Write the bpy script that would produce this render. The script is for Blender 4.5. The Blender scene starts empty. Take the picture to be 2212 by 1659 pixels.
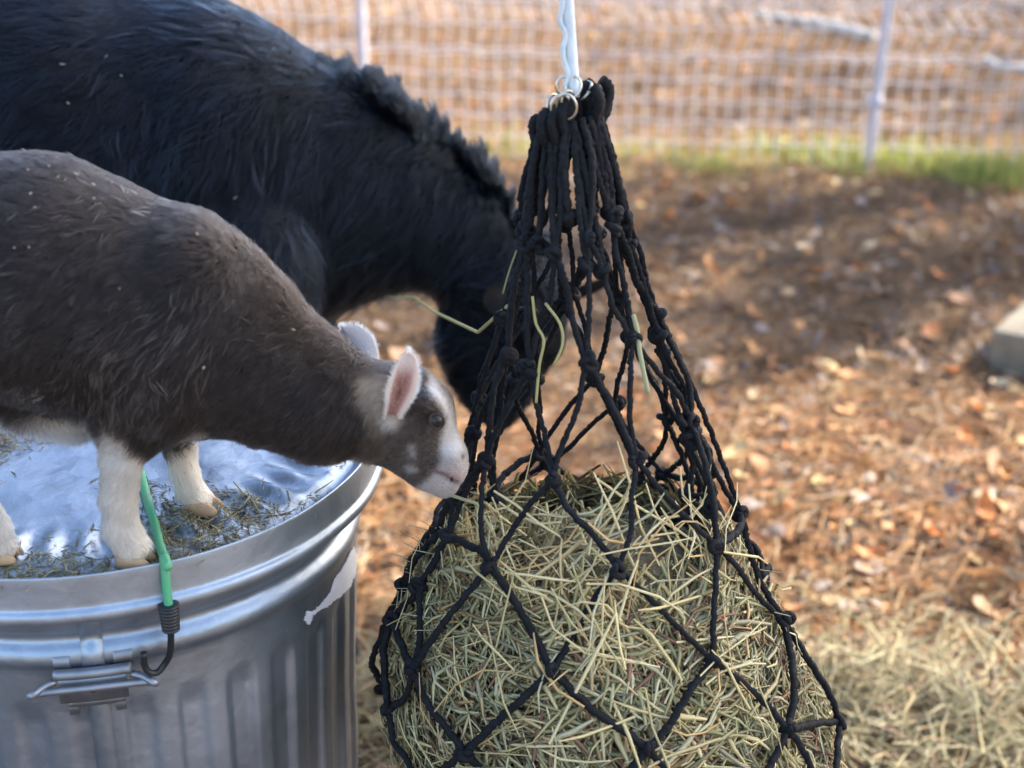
import bpy, math, random
import numpy as np
from mathutils import Vector, kdtree

rng = np.random.default_rng(7)
random.seed(7)
scene = bpy.context.scene
COL = scene.collection

# ------------------------------------------------------------------ camera
F = 3404.0                        # focal length in pixels of a 2212 px wide picture
CXP, CYP = 1106.0, 829.5
PITCH = math.radians(24.0)
H = 1.162
cam_d = bpy.data.cameras.new('camera')
cam_d.sensor_width = 36.0
cam_d.lens = 36.0 * F / 2212.0
cam_d.clip_start = 0.05
cam_d.clip_end = 400.0
cam = bpy.data.objects.new('camera', cam_d)
COL.objects.link(cam)
cam.location = (0, 0, H)
cam.rotation_euler = (math.radians(90) - PITCH, 0, 0)
cam_d.dof.use_dof = True
cam_d.dof.focus_distance = 1.17
cam_d.dof.aperture_fstop = 5.0
scene.camera = cam

# ------------------------------------------------------------------ sky, sun, exposure
SUN_EL = math.radians(37)
SUN_AZ = math.radians(62)         # clockwise from +Y (away from the camera)
sun_dir = np.array([math.sin(SUN_AZ) * math.cos(SUN_EL), math.cos(SUN_AZ) * math.cos(SUN_EL), math.sin(SUN_EL)])
world = bpy.data.worlds.new('World')
scene.world = world
world.use_nodes = True
wn = world.node_tree
for n in list(wn.nodes):
    wn.nodes.remove(n)
wo = wn.nodes.new('ShaderNodeOutputWorld')
wb = wn.nodes.new('ShaderNodeBackground')
ws = wn.nodes.new('ShaderNodeTexSky')
ws.sky_type = 'NISHITA'
ws.sun_disc = False
ws.sun_elevation = SUN_EL
ws.sun_rotation = SUN_AZ
ws.dust_density = 2.6
ws.ozone_density = 0.7
wb.inputs['Strength'].default_value = 0.15
wn.links.new(ws.outputs[0], wb.inputs['Color'])
wn.links.new(wb.outputs[0], wo.inputs['Surface'])
sl = bpy.data.lights.new('sun', 'SUN')
sl.energy = 5.0
sl.angle = math.radians(0.6)
sl.color = (1.0, 0.90, 0.76)
so = bpy.data.objects.new('sun', sl)
COL.objects.link(so)
so.rotation_euler = Vector(-sun_dir).to_track_quat('-Z', 'Y').to_euler()
scene.view_settings.view_transform = 'Standard'
scene.view_settings.look = 'None'
scene.view_settings.exposure = 2.1
scene.view_settings.gamma = 1.0
scene.view_settings.use_curve_mapping = False
scene.render.engine = 'CYCLES'
scene.cycles.use_denoising = True
scene.cycles.max_bounces = 8
scene.cycles_curves.shape = 'RIBBONS'
scene.cycles_curves.subdivisions = 2

# ------------------------------------------------------------------ projection helpers
cP, sP = math.cos(PITCH), math.sin(PITCH)
CAM = np.array([0.0, 0.0, H])

def ray(u, v):
    a = (np.asarray(u, float) - CXP) / F
    b = -(np.asarray(v, float) - CYP) / F
    # right = X, up = (0, sP, cP), forward = (0, cP, -sP)
    return np.stack([a + 0 * b, cP + b * sP + 0 * a, -sP + b * cP + 0 * a], -1)

def P(u, v, Y):
    """point of the vertical plane at distance Y seen at (u, v)"""
    d = ray(u, v)
    return CAM + d * (np.asarray(Y, float) / d[..., 1])[..., None]

def G(u, v, z=0.0):
    """point at height z seen at (u, v)"""
    d = ray(u, v)
    return CAM + d * ((z - H) / d[..., 2])[..., None]

def proj(p):
    q = np.asarray(p) - CAM
    w = q[..., 1] * cP - q[..., 2] * sP
    return CXP + F * q[..., 0] / w, CYP - F * (q[..., 1] * sP + q[..., 2] * cP) / w

def dep(p):
    q = np.asarray(p) - CAM
    return q[..., 1] * cP - q[..., 2] * sP

# ------------------------------------------------------------------ object helpers
def tag(o, label=None, cat=None, group=None, kind=None):
    if label: o['label'] = label
    if cat: o['category'] = cat
    if group: o['group'] = group
    if kind: o['kind'] = kind
    return o

def empty(name, loc=(0, 0, 0)):
    o = bpy.data.objects.new(name, None)
    o.empty_display_size = 0.05
    COL.objects.link(o)
    o.location = loc
    return o

def put(name, me, mat=None, parent=None, smooth=True):
    if mat is not None:
        me.materials.clear()
        me.materials.append(mat)
    if smooth and len(me.polygons):
        me.polygons.foreach_set('use_smooth', np.ones(len(me.polygons), bool))
    o = bpy.data.objects.new(name, me)
    COL.objects.link(o)
    if parent is not None:
        o.parent = parent
        l = parent
        off = Vector((0, 0, 0))
        while l is not None:
            off += l.location
            l = l.parent
        o.location = -off
    return o

def mesh(name, V, Fc, col=None):
    """V (n,3); Fc: (m,k) array or list of such arrays; col (n,3) vertex colours"""
    V = np.asarray(V, np.float32)
    if not isinstance(Fc, list):
        Fc = [Fc]
    Fc = [np.asarray(f, np.int32) for f in Fc if len(f)]
    me = bpy.data.meshes.new(name)
    me.vertices.add(len(V))
    me.vertices.foreach_set('co', V.ravel())
    nl = sum(f.size for f in Fc)
    npoly = sum(len(f) for f in Fc)
    me.loops.add(nl)
    me.polygons.add(npoly)
    me.loops.foreach_set('vertex_index', np.concatenate([f.ravel() for f in Fc]))
    tot = np.concatenate([np.full(len(f), f.shape[1], np.int32) for f in Fc])
    st = np.concatenate([[0], np.cumsum(tot)[:-1]]).astype(np.int32)
    me.polygons.foreach_set('loop_start', st)
    me.update(calc_edges=True)
    if col is not None:
        a = me.color_attributes.new('col', 'FLOAT_COLOR', 'POINT')
        c = np.ones((len(V), 4), np.float32)
        c[:, :3] = col
        a.data.foreach_set('color', c.ravel())
    me.validate()
    return me

def fbm(p, scale=1.0, seed=0, octv=4):
    """cheap smooth sum-of-sines noise of points (n,3), about -1..1"""
    r = np.random.default_rng(seed)
    out = np.zeros(len(p))
    amp, tot = 1.0, 0.0
    s = scale
    for _ in range(octv):
        for _k in range(4):
            w = r.normal(size=3)
            out += amp * np.sin(p @ w * s + r.uniform(0, 6.28)) * 0.5
        tot += amp
        amp *= 0.55
        s *= 1.9
    return out / tot

def sst(a, b, x):
    t = np.clip((x - a) / (b - a), 0, 1)
    return t * t * (3 - 2 * t)

def frames(pts):
    pts = np.asarray(pts, float)
    t = np.gradient(pts, axis=0)
    t /= np.linalg.norm(t, axis=1)[:, None] + 1e-12
    n = np.zeros_like(t)
    a = np.array([0, 0, 1.0]) if abs(t[0][2]) < 0.9 else np.array([1.0, 0, 0])
    n0 = np.cross(t[0], a)
    for i in range(len(t)):
        n0 = n0 - t[i] * n0.dot(t[i])
        n0 /= np.linalg.norm(n0) + 1e-12
        n[i] = n0
    return t, n, np.cross(t, n)

def resample(pts, step):
    pts = np.asarray(pts, float)
    # catmull-rom through the points, then even steps
    q = np.vstack([2 * pts[0] - pts[1], pts, 2 * pts[-1] - pts[-2]])
    out = []
    for i in range(1, len(q) - 2):
        p0, p1, p2, p3 = q[i - 1], q[i], q[i + 1], q[i + 2]
        k = max(2, int(np.linalg.norm(p2 - p1) / step))
        t = np.linspace(0, 1, k, endpoint=False)[:, None]
        out.append(0.5 * (2 * p1 + (p2 - p0) * t + (2 * p0 - 5 * p1 + 4 * p2 - p3) * t ** 2 + (3 * p1 - p0 - 3 * p2 + p3) * t ** 3))
    out.append(pts[-1:])
    return np.vstack(out)

def tube(pts, rad, sides=8, mod=None, cap=True):
    """V, [faces] of a tube; rad scalar or (n,), mod(i_s, theta) radial factor"""
    pts = np.asarray(pts, float)
    n = len(pts)
    t, a, b = frames(pts)
    r = np.broadcast_to(np.asarray(rad, float), (n,))
    th = np.linspace(0, 2 * math.pi, sides, endpoint=False)
    R = r[:, None] * np.ones(sides)
    if mod is not None:
        s = np.concatenate([[0], np.cumsum(np.linalg.norm(np.diff(pts, axis=0), axis=1))])
        R = R * mod(s[:, None], th[None, :])
    V = pts[:, None, :] + R[..., None] * (np.cos(th)[None, :, None] * a[:, None, :] + np.sin(th)[None, :, None] * b[:, None, :])
    i = np.arange(n - 1)[:, None] * sides
    j = np.arange(sides)[None, :]
    j2 = (j + 1) % sides
    Q = np.stack([i + j, i + j2, i + sides + j2, i + sides + j], -1).reshape(-1, 4)
    fs = [Q]
    if cap:
        fs += [np.arange(sides)[::-1][None, :], (np.arange(sides) + (n - 1) * sides)[None, :]]
    return V.reshape(-1, 3), fs

class MB:
    """collects pieces into one mesh"""
    def __init__(s):
        s.V, s.F, s.C, s.n = [], {}, [], 0
    def add(s, V, fs, c=None):
        if not isinstance(fs, list):
            fs = [fs]
        for f in fs:
            f = np.asarray(f)
            if len(f):
                s.F.setdefault(f.shape[1], []).append(f + s.n)
        s.V.append(np.asarray(V, float))
        s.C.append(np.broadcast_to(np.asarray(c if c is not None else (1, 1, 1), float), (len(V), 3)))
        s.n += len(V)
    def mesh(s, name):
        return mesh(name, np.vstack(s.V), [np.vstack(f) for f in s.F.values()], np.vstack(s.C))

def box(c, sx, sy, sz, rot=0.0, bev=0.0):
    V = np.array([[x, y, z] for x in (-.5, .5) for y in (-.5, .5) for z in (-.5, .5)], float) * (sx, sy, sz)
    Fq = np.array([[0, 1, 3, 2], [4, 6, 7, 5], [0, 4, 5, 1], [2, 3, 7, 6], [0, 2, 6, 4], [1, 5, 7, 3]])
    cr, sr = math.cos(rot), math.sin(rot)
    V = V @ np.array([[cr, sr, 0], [-sr, cr, 0], [0, 0, 1]])
    return V + c, Fq

# ------------------------------------------------------------------ materials
def material(name, base=(0.5, 0.5, 0.5), rough=0.6, metal=0.0, spec=0.5, attr=None, noise=None, bump=None, transl=0.0, sss=0.0):
    m = bpy.data.materials.new(name)
    m.use_nodes = True
    nt = m.node_tree
    b = nt.nodes['Principled BSDF']
    b.inputs['Base Color'].default_value = (*base, 1)
    b.inputs['Roughness'].default_value = rough
    b.inputs['Metallic'].default_value = metal
    b.inputs['Specular IOR Level'].default_value = spec
    src = None
    if attr:
        a = nt.nodes.new('ShaderNodeAttribute')
        a.attribute_name = attr
        src = a.outputs['Color']
    tc = nt.nodes.new('ShaderNodeTexCoord')
    if noise:
        scale, amt, dark = noise
        nz = nt.nodes.new('ShaderNodeTexNoise')
        nz.inputs['Scale'].default_value = scale
        nz.inputs['Detail'].default_value = 6
        nt.links.new(tc.outputs['Object'], nz.inputs['Vector'])
        mx = nt.nodes.new('ShaderNodeMix')
        mx.data_type = 'RGBA'
        mx.blend_type = 'MIX'
        if src:
            mul = nt.nodes.new('ShaderNodeMix')
            mul.data_type = 'RGBA'
            mul.blend_type = 'MULTIPLY'
            mul.inputs[0].default_value = 1.0
            nt.links.new(src, mul.inputs[6])
            mul.inputs[7].default_value = (*dark, 1)
            nt.links.new(src, mx.inputs[6])
            nt.links.new(mul.outputs[2], mx.inputs[7])
        else:
            mx.inputs[6].default_value = (*base, 1)
            mx.inputs[7].default_value = (*dark, 1)
        mr = nt.nodes.new('ShaderNodeMapRange')
        mr.inputs[1].default_value = 0.4
        mr.inputs[2].default_value = 0.65
        mr.inputs[4].default_value = amt
        nt.links.new(nz.outputs['Fac'], mr.inputs[0])
        nt.links.new(mr.outputs[0], mx.inputs[0])
        src = mx.outputs[2]
    if src:
        nt.links.new(src, b.inputs['Base Color'])
    if bump:
        scale, st, dist = bump
        nz = nt.nodes.new('ShaderNodeTexNoise')
        nz.inputs['Scale'].default_value = scale
        nz.inputs['Detail'].default_value = 5
        nt.links.new(tc.outputs['Object'], nz.inputs['Vector'])
        bp = nt.nodes.new('ShaderNodeBump')
        bp.inputs['Strength'].default_value = st
        bp.inputs['Distance'].default_value = dist
        nt.links.new(nz.outputs['Fac'], bp.inputs['Height'])
        nt.links.new(bp.outputs[0], b.inputs['Normal'])
    if sss:
        b.inputs['Subsurface Weight'].default_value = sss
        b.inputs['Subsurface Radius'].default_value = (0.006, 0.003, 0.002)
        b.inputs['Subsurface Scale'].default_value = 1.0
    if transl:
        out = nt.nodes['Material Output']
        tr = nt.nodes.new('ShaderNodeBsdfTranslucent')
        if src:
            nt.links.new(src, tr.inputs['Color'])
        else:
            tr.inputs['Color'].default_value = (*base, 1)
        ms = nt.nodes.new('ShaderNodeMixShader')
        ms.inputs[0].default_value = transl
        nt.links.new(b.outputs[0], ms.inputs[1])
        nt.links.new(tr.outputs[0], ms.inputs[2])
        nt.links.new(ms.outputs[0], out.inputs['Surface'])
    return m

def hair_material(name, rough=0.3, radial=0.35, ior=1.4):
    m = bpy.data.materials.new(name)
    m.use_nodes = True
    nt = m.node_tree
    for n in list(nt.nodes):
        nt.nodes.remove(n)
    out = nt.nodes.new('ShaderNodeOutputMaterial')
    h = nt.nodes.new('ShaderNodeBsdfHairPrincipled')
    h.parametrization = 'COLOR'
    a = nt.nodes.new('ShaderNodeAttribute')
    a.attribute_name = 'hair_color'
    nt.links.new(a.outputs['Color'], h.inputs['Color'])
    h.inputs['Roughness'].default_value = rough
    h.inputs['Radial Roughness'].default_value = radial
    h.inputs['IOR'].default_value = ior
    nt.links.new(h.outputs[0], out.inputs['Surface'])
    return m

def zinc_material():
    m = bpy.data.materials.new('galvanised zinc')
    m.use_nodes = True
    nt = m.node_tree
    b = nt.nodes['Principled BSDF']
    tc = nt.nodes.new('ShaderNodeTexCoord')
    vo = nt.nodes.new('ShaderNodeTexVoronoi')
    vo.inputs['Scale'].default_value = 75
    nt.links.new(tc.outputs['Object'], vo.inputs['Vector'])
    nz = nt.nodes.new('ShaderNodeTexNoise')
    nz.inputs['Scale'].default_value = 9
    nz.inputs['Detail'].default_value = 8
    nt.links.new(tc.outputs['Object'], nz.inputs['Vector'])
    sep = nt.nodes.new('ShaderNodeSeparateColor')
    nt.links.new(vo.outputs['Color'], sep.inputs[0])
    add = nt.nodes.new('ShaderNodeMath')
    add.operation = 'MULTIPLY_ADD'
    add.inputs[1].default_value = 0.10
    nt.links.new(sep.outputs[0], add.inputs[0])
    nt.links.new(nz.outputs['Fac'], add.inputs[2])
    cr = nt.nodes.new('ShaderNodeValToRGB')
    cr.color_ramp.elements[0].position = 0.3
    cr.color_ramp.elements[0].color = (0.24, 0.285, 0.345, 1)
    cr.color_ramp.elements[1].position = 0.75
    cr.color_ramp.elements[1].color = (0.40, 0.46, 0.54, 1)
    nt.links.new(add.outputs[0], cr.inputs[0])
    nt.links.new(cr.outputs[0], b.inputs['Base Color'])
    b.inputs['Metallic'].default_value = 0.92
    mr = nt.nodes.new('ShaderNodeMapRange')
    mr.inputs[3].default_value = 0.33
    mr.inputs[4].default_value = 0.54
    nt.links.new(add.outputs[0], mr.inputs[0])
    nt.links.new(mr.outputs[0], b.inputs['Roughness'])
    n2 = nt.nodes.new('ShaderNodeTexNoise')
    n2.inputs['Scale'].default_value = 85
    n2.inputs['Detail'].default_value = 4
    nt.links.new(tc.outputs['Object'], n2.inputs['Vector'])
    bp = nt.nodes.new('ShaderNodeBump')
    bp.inputs['Strength'].default_value = 0.32
    bp.inputs['Distance'].default_value = 0.002
    nt.links.new(n2.outputs['Fac'], bp.inputs['Height'])
    nt.links.new(bp.outputs[0], b.inputs['Normal'])
    return m

M = {}
M['soil'] = material('leaf mould soil', (0.09, 0.065, 0.052), 0.95, noise=(9, 1.0, (0.15, 0.105, 0.075)), bump=(60, 0.8, 0.02))
M['leaf'] = material('dead leaf', (0.3, 0.15, 0.06), 0.7, attr='col', noise=(45, 0.6, (0.55, 0.5, 0.45)), transl=0.25)
M['hay'] = material('hay stalk', (0.4, 0.33, 0.16), 0.6, attr='col', transl=0.3)
M['grass'] = material('grass blade', (0.1, 0.2, 0.03), 0.6, attr='col', transl=0.35)
M['zinc'] = zinc_material()
M['zinc_lid'] = zinc_material()
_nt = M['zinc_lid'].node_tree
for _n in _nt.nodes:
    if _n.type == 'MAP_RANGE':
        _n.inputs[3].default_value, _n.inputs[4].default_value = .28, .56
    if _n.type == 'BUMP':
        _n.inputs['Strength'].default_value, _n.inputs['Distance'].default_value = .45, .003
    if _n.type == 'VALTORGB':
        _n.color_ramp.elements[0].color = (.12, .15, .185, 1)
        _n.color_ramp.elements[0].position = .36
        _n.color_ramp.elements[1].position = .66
M['steel'] = material('dull steel', (0.30, 0.32, 0.35), 0.5, 0.9, noise=(60, .7, (.2, .21, .23)))
M['cord'] = material('black braided cord', (0.004, 0.0045, 0.006), 0.8, spec=0.25, noise=(220, 0.8, (0.011, 0.012, 0.016)), bump=(900, 0.5, 0.001))
M['rope'] = material('pale rope', (0.62, 0.68, 0.70), 0.6, noise=(140, 0.6, (0.45, 0.5, 0.52)), bump=(700, 0.4, 0.001))
M['ring'] = material('ring metal', (0.56, 0.53, 0.45), 0.34, 1.0)
M['bungee'] = material('green braided bungee', (0.06, 0.36, 0.17), 0.6, noise=(60, 0.7, (0.13, 0.30, 0.17)), bump=(1200, 0.5, 0.001))
M['plastic'] = material('black plastic', (0.012, 0.014, 0.017), 0.45)
M['paper'] = material('torn white paper', (0.66, 0.66, 0.70), 0.8, noise=(60, 0.4, (0.52, 0.52, 0.56)))
M['netting'] = material('fence twine', (0.50, 0.47, 0.50), 0.7)
M['post'] = material('fence post', (0.52, 0.50, 0.56), 0.5)
M['bark'] = material('bark', (0.12, 0.09, 0.07), 0.9, noise=(14, 1.0, (0.05, 0.04, 0.03)), bump=(25, 1.0, 0.03))
M['needles'] = material('pine needle sprays', (0.05, 0.085, 0.03), 0.6, transl=0.25)
M['bleached'] = material('bleached wood', (0.42, 0.42, 0.40), 0.8, noise=(20, 0.5, (0.28, 0.27, 0.26)), bump=(40, 0.5, 0.005))
M['block'] = material('pale concrete', (0.21, 0.18, 0.135), 0.9, noise=(25, 0.7, (0.15, 0.125, 0.095)), bump=(90, 0.6, 0.004))
M['skin'] = material('goat skin', (0.05, 0.04, 0.04), 0.8, spec=0.2, attr='col')
M['ear_skin'] = material('ear skin', (0.5, 0.3, 0.28), 0.6, attr='col', sss=0.3)
M['hoof'] = material('hoof horn', (0.42, 0.27, 0.14), 0.45, noise=(90, 0.6, (0.25, 0.15, 0.08)))
M['eye'] = material('eye', (0.02, 0.015, 0.015), 0.12, spec=0.35, attr='col')
M['hair'] = hair_material('goat hair', 0.45, 0.5, 1.36)
M['black_hair'] = hair_material('black goat hair', 0.42, 0.5, 1.30)

# ------------------------------------------------------------------ layout planes
LID_Z = 0.615
R_LID = 0.1908 * (H - LID_Z) / 0.462
LCX, LCY = -0.2823 * (H - LID_Z) / 0.462, 0.9571 * (H - LID_Z) / 0.462
Ynear = G(285, 1200, LID_Z)[1]
Yfar = G(432, 1098, LID_Z)[1]
YK = 0.5 * (Ynear + Yfar)          # plane of the kid
YN = YK + 0.07                     # axis of the hay net
YB = YK + 0.62                     # plane of the black goat
print('LAYOUT lid', LCX, LCY, R_LID, 'near', Ynear, 'far', Yfar, 'YK', YK)

# ------------------------------------------------------------------ ground
def ground_z(x, y):
    p = np.stack([x, y, 0 * x], -1)
    z = 0.018 * fbm(p, 1.7, 3, 3) + 0.008 * fbm(p, 9, 4, 3)
    far = np.clip(y - 9.0, 0, None)
    return z + 0.03 * far

def make_ground():
    xs = np.concatenate([np.linspace(-60, -5, 24)[:-1], np.linspace(-5, 5, 251), np.linspace(5, 60, 24)[1:]])
    ys = np.concatenate([np.linspace(-60, -1, 24)[:-1], np.linspace(-1, 9, 251), np.linspace(9, 90, 30)[1:]])
    X, Y = np.meshgrid(xs, ys, indexing='ij')
    Z = ground_z(X.ravel(), Y.ravel())
    V = np.stack([X.ravel(), Y.ravel(), Z], -1)
    nx, ny = len(xs), len(ys)
    i = np.arange(nx - 1)[:, None] * ny + np.arange(ny - 1)[None, :]
    Q = np.stack([i, i + ny, i + ny + 1, i + 1], -1).reshape(-1, 4)
    g = put('ground', mesh('ground', V, Q), M['soil'])
    tag(g, 'brown leaf mould ground under the litter', kind='structure')
    return g
ground = make_ground()

def scatter_points(n, dmin, dmax, spread=0.42, power=1.0):
    """points on the ground in front of the camera, denser close by"""
    r = rng.uniform(0, 1, n)
    y = dmin + (dmax - dmin) * r ** power
    x = rng.uniform(-1, 1, n) * (0.35 + spread * y)
    return x, y

LEAF_PAL = np.array([[.44, .215, .085], [.50, .27, .115], [.36, .155, .06], [.30, .17, .10], [.30, .245, .215], [.44, .31, .18],
                     [.62, .46, .22], [.25, .19, .16], [.62, .50, .32], [.46, .17, .05]])
LEAF_W = np.array([.2, .19, .1, .12, .14, .08, .06, .06, .02, .03])

def leaf_shape(L, W, curl, fold, nseg=4):
    """curled leaf along +X: (2*(nseg+1)+..) verts, two strips folded along the midrib"""
    t = np.linspace(0, 1, nseg + 1)
    w = W * 0.5 * np.sin(np.pi * np.clip(t * 0.92 + 0.06, 0, 1)) ** 0.8
    x = (t - 0.5) * L
    zmid = curl * L * (t - 0.5) ** 2 * 2
    mid = np.stack([x, 0 * x, zmid], -1)
    le = np.stack([x, w, zmid + fold * w], -1)
    ri = np.stack([x, -w, zmid + fold * w], -1)
    V = np.vstack([mid, le, ri])
    k = nseg + 1
    i = np.arange(nseg)
    Q = np.vstack([np.stack([i, i + 1, k + i + 1, k + i], -1), np.stack([2 * k + i, 2 * k + i + 1, i + 1, i], -1)])
    return V, Q

def rots(n, tilt):
    """random rotation matrices: any heading, tilted by about `tilt`"""
    a = rng.uniform(0, 2 * np.pi, n)
    b = rng.normal(0, tilt, n)
    c = rng.normal(0, tilt, n)
    ca, sa, cb, sb, cc, sc = np.cos(a), np.sin(a), np.cos(b), np.sin(b), np.cos(c), np.sin(c)
    Z = np.zeros(n)
    O = np.ones(n)
    Rz = np.stack([np.stack([ca, -sa, Z], -1), np.stack([sa, ca, Z], -1), np.stack([Z, Z, O], -1)], 1)
    Ry = np.stack([np.stack([cb, Z, sb], -1), np.stack([Z, O, Z], -1), np.stack([-sb, Z, cb], -1)], 1)
    Rx = np.stack([np.stack([O, Z, Z], -1), np.stack([Z, cc, -sc], -1), np.stack([Z, sc, cc], -1)], 1)
    return Rz @ Ry @ Rx

def instance_mesh(name, protos, which, R, T, S, C, mat, parent=None, kind=None):
    Vs, Fs, Cs, n = [], [], [], 0
    for k, (pv, pf) in enumerate(protos):
        m = which == k
        if not m.any():
            continue
        v = np.einsum('nij,vj->nvi', R[m], pv) * S[m][:, None, None] + T[m][:, None, :]
        cnt = m.sum()
        f = pf[None] + (np.arange(cnt) * len(pv))[:, None, None] + n
        Vs.append(v.reshape(-1, 3)); Fs.append(f.reshape(-1, pf.shape[1]))
        Cs.append(np.repeat(C[m], len(pv), 0))
        n += cnt * len(pv)
    by = {}
    for f in Fs:
        by.setdefault(f.shape[1], []).append(f)
    o = put(name, mesh(name, np.vstack(Vs), [np.vstack(f) for f in by.values()], np.vstack(Cs)), mat, parent)
    if kind:
        o['kind'] = kind
    return o

leaf_protos = [leaf_shape(1, w, c, f) for w, c, f in [(.5, .35, .35), (.42, .8, .5), (.62, -.3, .2), (.35, .5, .9), (.55, -.5, -.3), (.7, .2, .1)]]

def make_litter():
    # small leaf scraps: the mass
    n = 42000
    x, y = scatter_points(n, 1.15, 8.5, 0.40, 0.95)
    z = ground_z(x, y) + rng.uniform(0.002, 0.018, n)
    patch = fbm(np.stack([x, y, 0 * x], -1), 3.0, 11, 3)
    which = rng.integers(0, 6, n)
    S = rng.uniform(0.012, 0.036, n) * (1 + .5 * (rng.uniform(0, 1, n) < .15))
    ci = rng.choice(10, n, p=LEAF_W / LEAF_W.sum())
    shade_mulch = np.clip(sst(2.25, 2.6, y + .25 * patch) * sst(4.1, 3.7, y) + .25 * patch, 0, 1) * .85  # dark litter patches; the shaded ground band is put into their colour
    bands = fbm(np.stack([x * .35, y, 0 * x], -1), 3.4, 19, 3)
    shade_mulch = np.maximum(shade_mulch, sst(4.2, 4.5, y) * sst(-.25, .15, bands + .12 * (x - .5)) * .9)  # tree shade beyond the fence, also put into the leaf colours
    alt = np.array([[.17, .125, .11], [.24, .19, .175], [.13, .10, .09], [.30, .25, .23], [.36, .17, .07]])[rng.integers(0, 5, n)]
    C = np.where((rng.uniform(0, 1, n) < shade_mulch)[:, None], alt, LEAF_PAL[ci]) * rng.uniform(0.65, 1.15, (n, 1))
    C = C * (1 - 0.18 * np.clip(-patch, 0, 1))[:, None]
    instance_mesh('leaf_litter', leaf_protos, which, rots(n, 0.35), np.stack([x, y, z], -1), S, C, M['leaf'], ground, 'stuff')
    # pine needles and stalks: thin four-sided sticks
    n = 70000
    x, y = scatter_points(n, 1.1, 6.0, 0.40, 1.15)
    z = ground_z(x, y) + rng.uniform(0.004, 0.024, n)
    pv = np.array([[-.5, -.5, 0], [-.5, .5, 0], [-.5, 0, .8], [.0, -.5, .3], [.0, .5, .3], [.0, 0, 1.1], [.5, -.5, -.5], [.5, .5, -.5], [.5, 0, .3]], float)
    pv[:, 1:] *= 0.022
    pv[3:6, 1] += 0.04
    pf = np.array([[0, 3, 4, 1], [1, 4, 5, 2], [2, 5, 3, 0], [3, 6, 7, 4], [4, 7, 8, 5], [5, 8, 6, 3]])
    pal = np.array([[.50, .28, .12], [.42, .21, .085], [.55, .36, .19], [.36, .25, .17], [.56, .46, .32]])
    mul = sst(2.3, 2.8, y) * sst(4.1, 3.7, y) * .5 + sst(4.2, 4.6, y) * .45  # needles darkened by colour in the same shaded bands
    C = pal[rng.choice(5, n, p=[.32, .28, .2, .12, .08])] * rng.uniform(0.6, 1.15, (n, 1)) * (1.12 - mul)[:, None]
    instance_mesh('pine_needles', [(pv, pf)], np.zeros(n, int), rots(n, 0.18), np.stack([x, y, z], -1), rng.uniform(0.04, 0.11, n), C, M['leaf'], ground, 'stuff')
    # the leaves that can be picked out one by one
    meshes = []
    for k in range(10):
        for q in range(3):
            V, Q = leaf_protos[(k + q * 2) % 6]
            meshes.append(mesh('leaf', V * rng.uniform(.9, 1.1, 3), Q, np.tile(LEAF_PAL[k], (len(V), 1)) * rng.uniform(.85, 1.2)))
            meshes[-1].materials.append(M['leaf'])
            meshes[-1].polygons.foreach_set('use_smooth', np.ones(len(meshes[-1].polygons), bool))
    n = 260
    u = np.concatenate([rng.uniform(1350, 2200, 190), rng.uniform(720, 1200, 30), rng.uniform(1100, 2200, 40)])
    v = np.concatenate([rng.uniform(390, 1500, 190), rng.uniform(640, 1600, 30), rng.uniform(10, 340, 40)])
    g = G(u, v)
    for k in range(n):
        o = bpy.data.objects.new('leaf', meshes[rng.integers(0, 30)])
        COL.objects.link(o)
        o.parent = ground
        o.location = (g[k, 0], g[k, 1], float(ground_z(g[k, :1], g[k, 1:2])[0]) + 0.022)
        s = rng.uniform(.032, .062)
        o.scale = (s, s, s)
        o.rotation_euler = (rng.normal(0, .35), rng.normal(0, .3), rng.uniform(0, 6.28))
make_litter()

def stalk_protos(wm=1.0, flat=1.0):
    """bent flat-ish hay stalks along X, unit length"""
    out = []
    for bend in (0.0, 0.06, -0.1, 0.2, 0.34, -0.25):
        ts = np.array([-.5, -.18, .2, .5])
        pts = np.stack([ts, bend * (0.25 - ts ** 2) * 2, 0.06 * np.sin(ts * 5)], -1)
        w = np.array([.8, 1, 1, .5])
        V = []
        for p, ww in zip(pts, w):
            V += [p + (0, -.011 * ww * wm, 0), p + (0, .011 * ww * wm, 0), p + (0, 0, .010 * ww * wm * flat)]
        V = np.array(V)
        Fq = []
        for i in range(3):
            a = i * 3
            Fq += [[a, a + 3, a + 4, a + 1], [a + 1, a + 4, a + 5, a + 2], [a + 2, a + 5, a + 3, a]]
        out.append((V, np.array(Fq)))
    # kinked stalk
    V, Fq = out[0]
    k = V.copy()
    k[6:, 1] += (k[6:, 0] - 0.0) * 1.1
    k[6:, 0] *= .6
    out.append((k, Fq))
    return out
stalks = stalk_protos()
HAY_PAL = np.array([[.62, .53, .26], [.53, .475, .235], [.70, .59, .31], [.76, .67, .39], [.47, .46, .24], [.33, .18, .11], [.62, .43, .20], [.60, .56, .36]])

def stalk_rot(n, dirs, up):
    """rotations that carry +X to dirs with +Z near `up`"""
    x = dirs / np.linalg.norm(dirs, axis=1)[:, None]
    y = np.cross(up, x)
    y /= np.linalg.norm(y, axis=1)[:, None] + 1e-9
    z = np.cross(x, y)
    return np.stack([x, y, z], -1)

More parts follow.
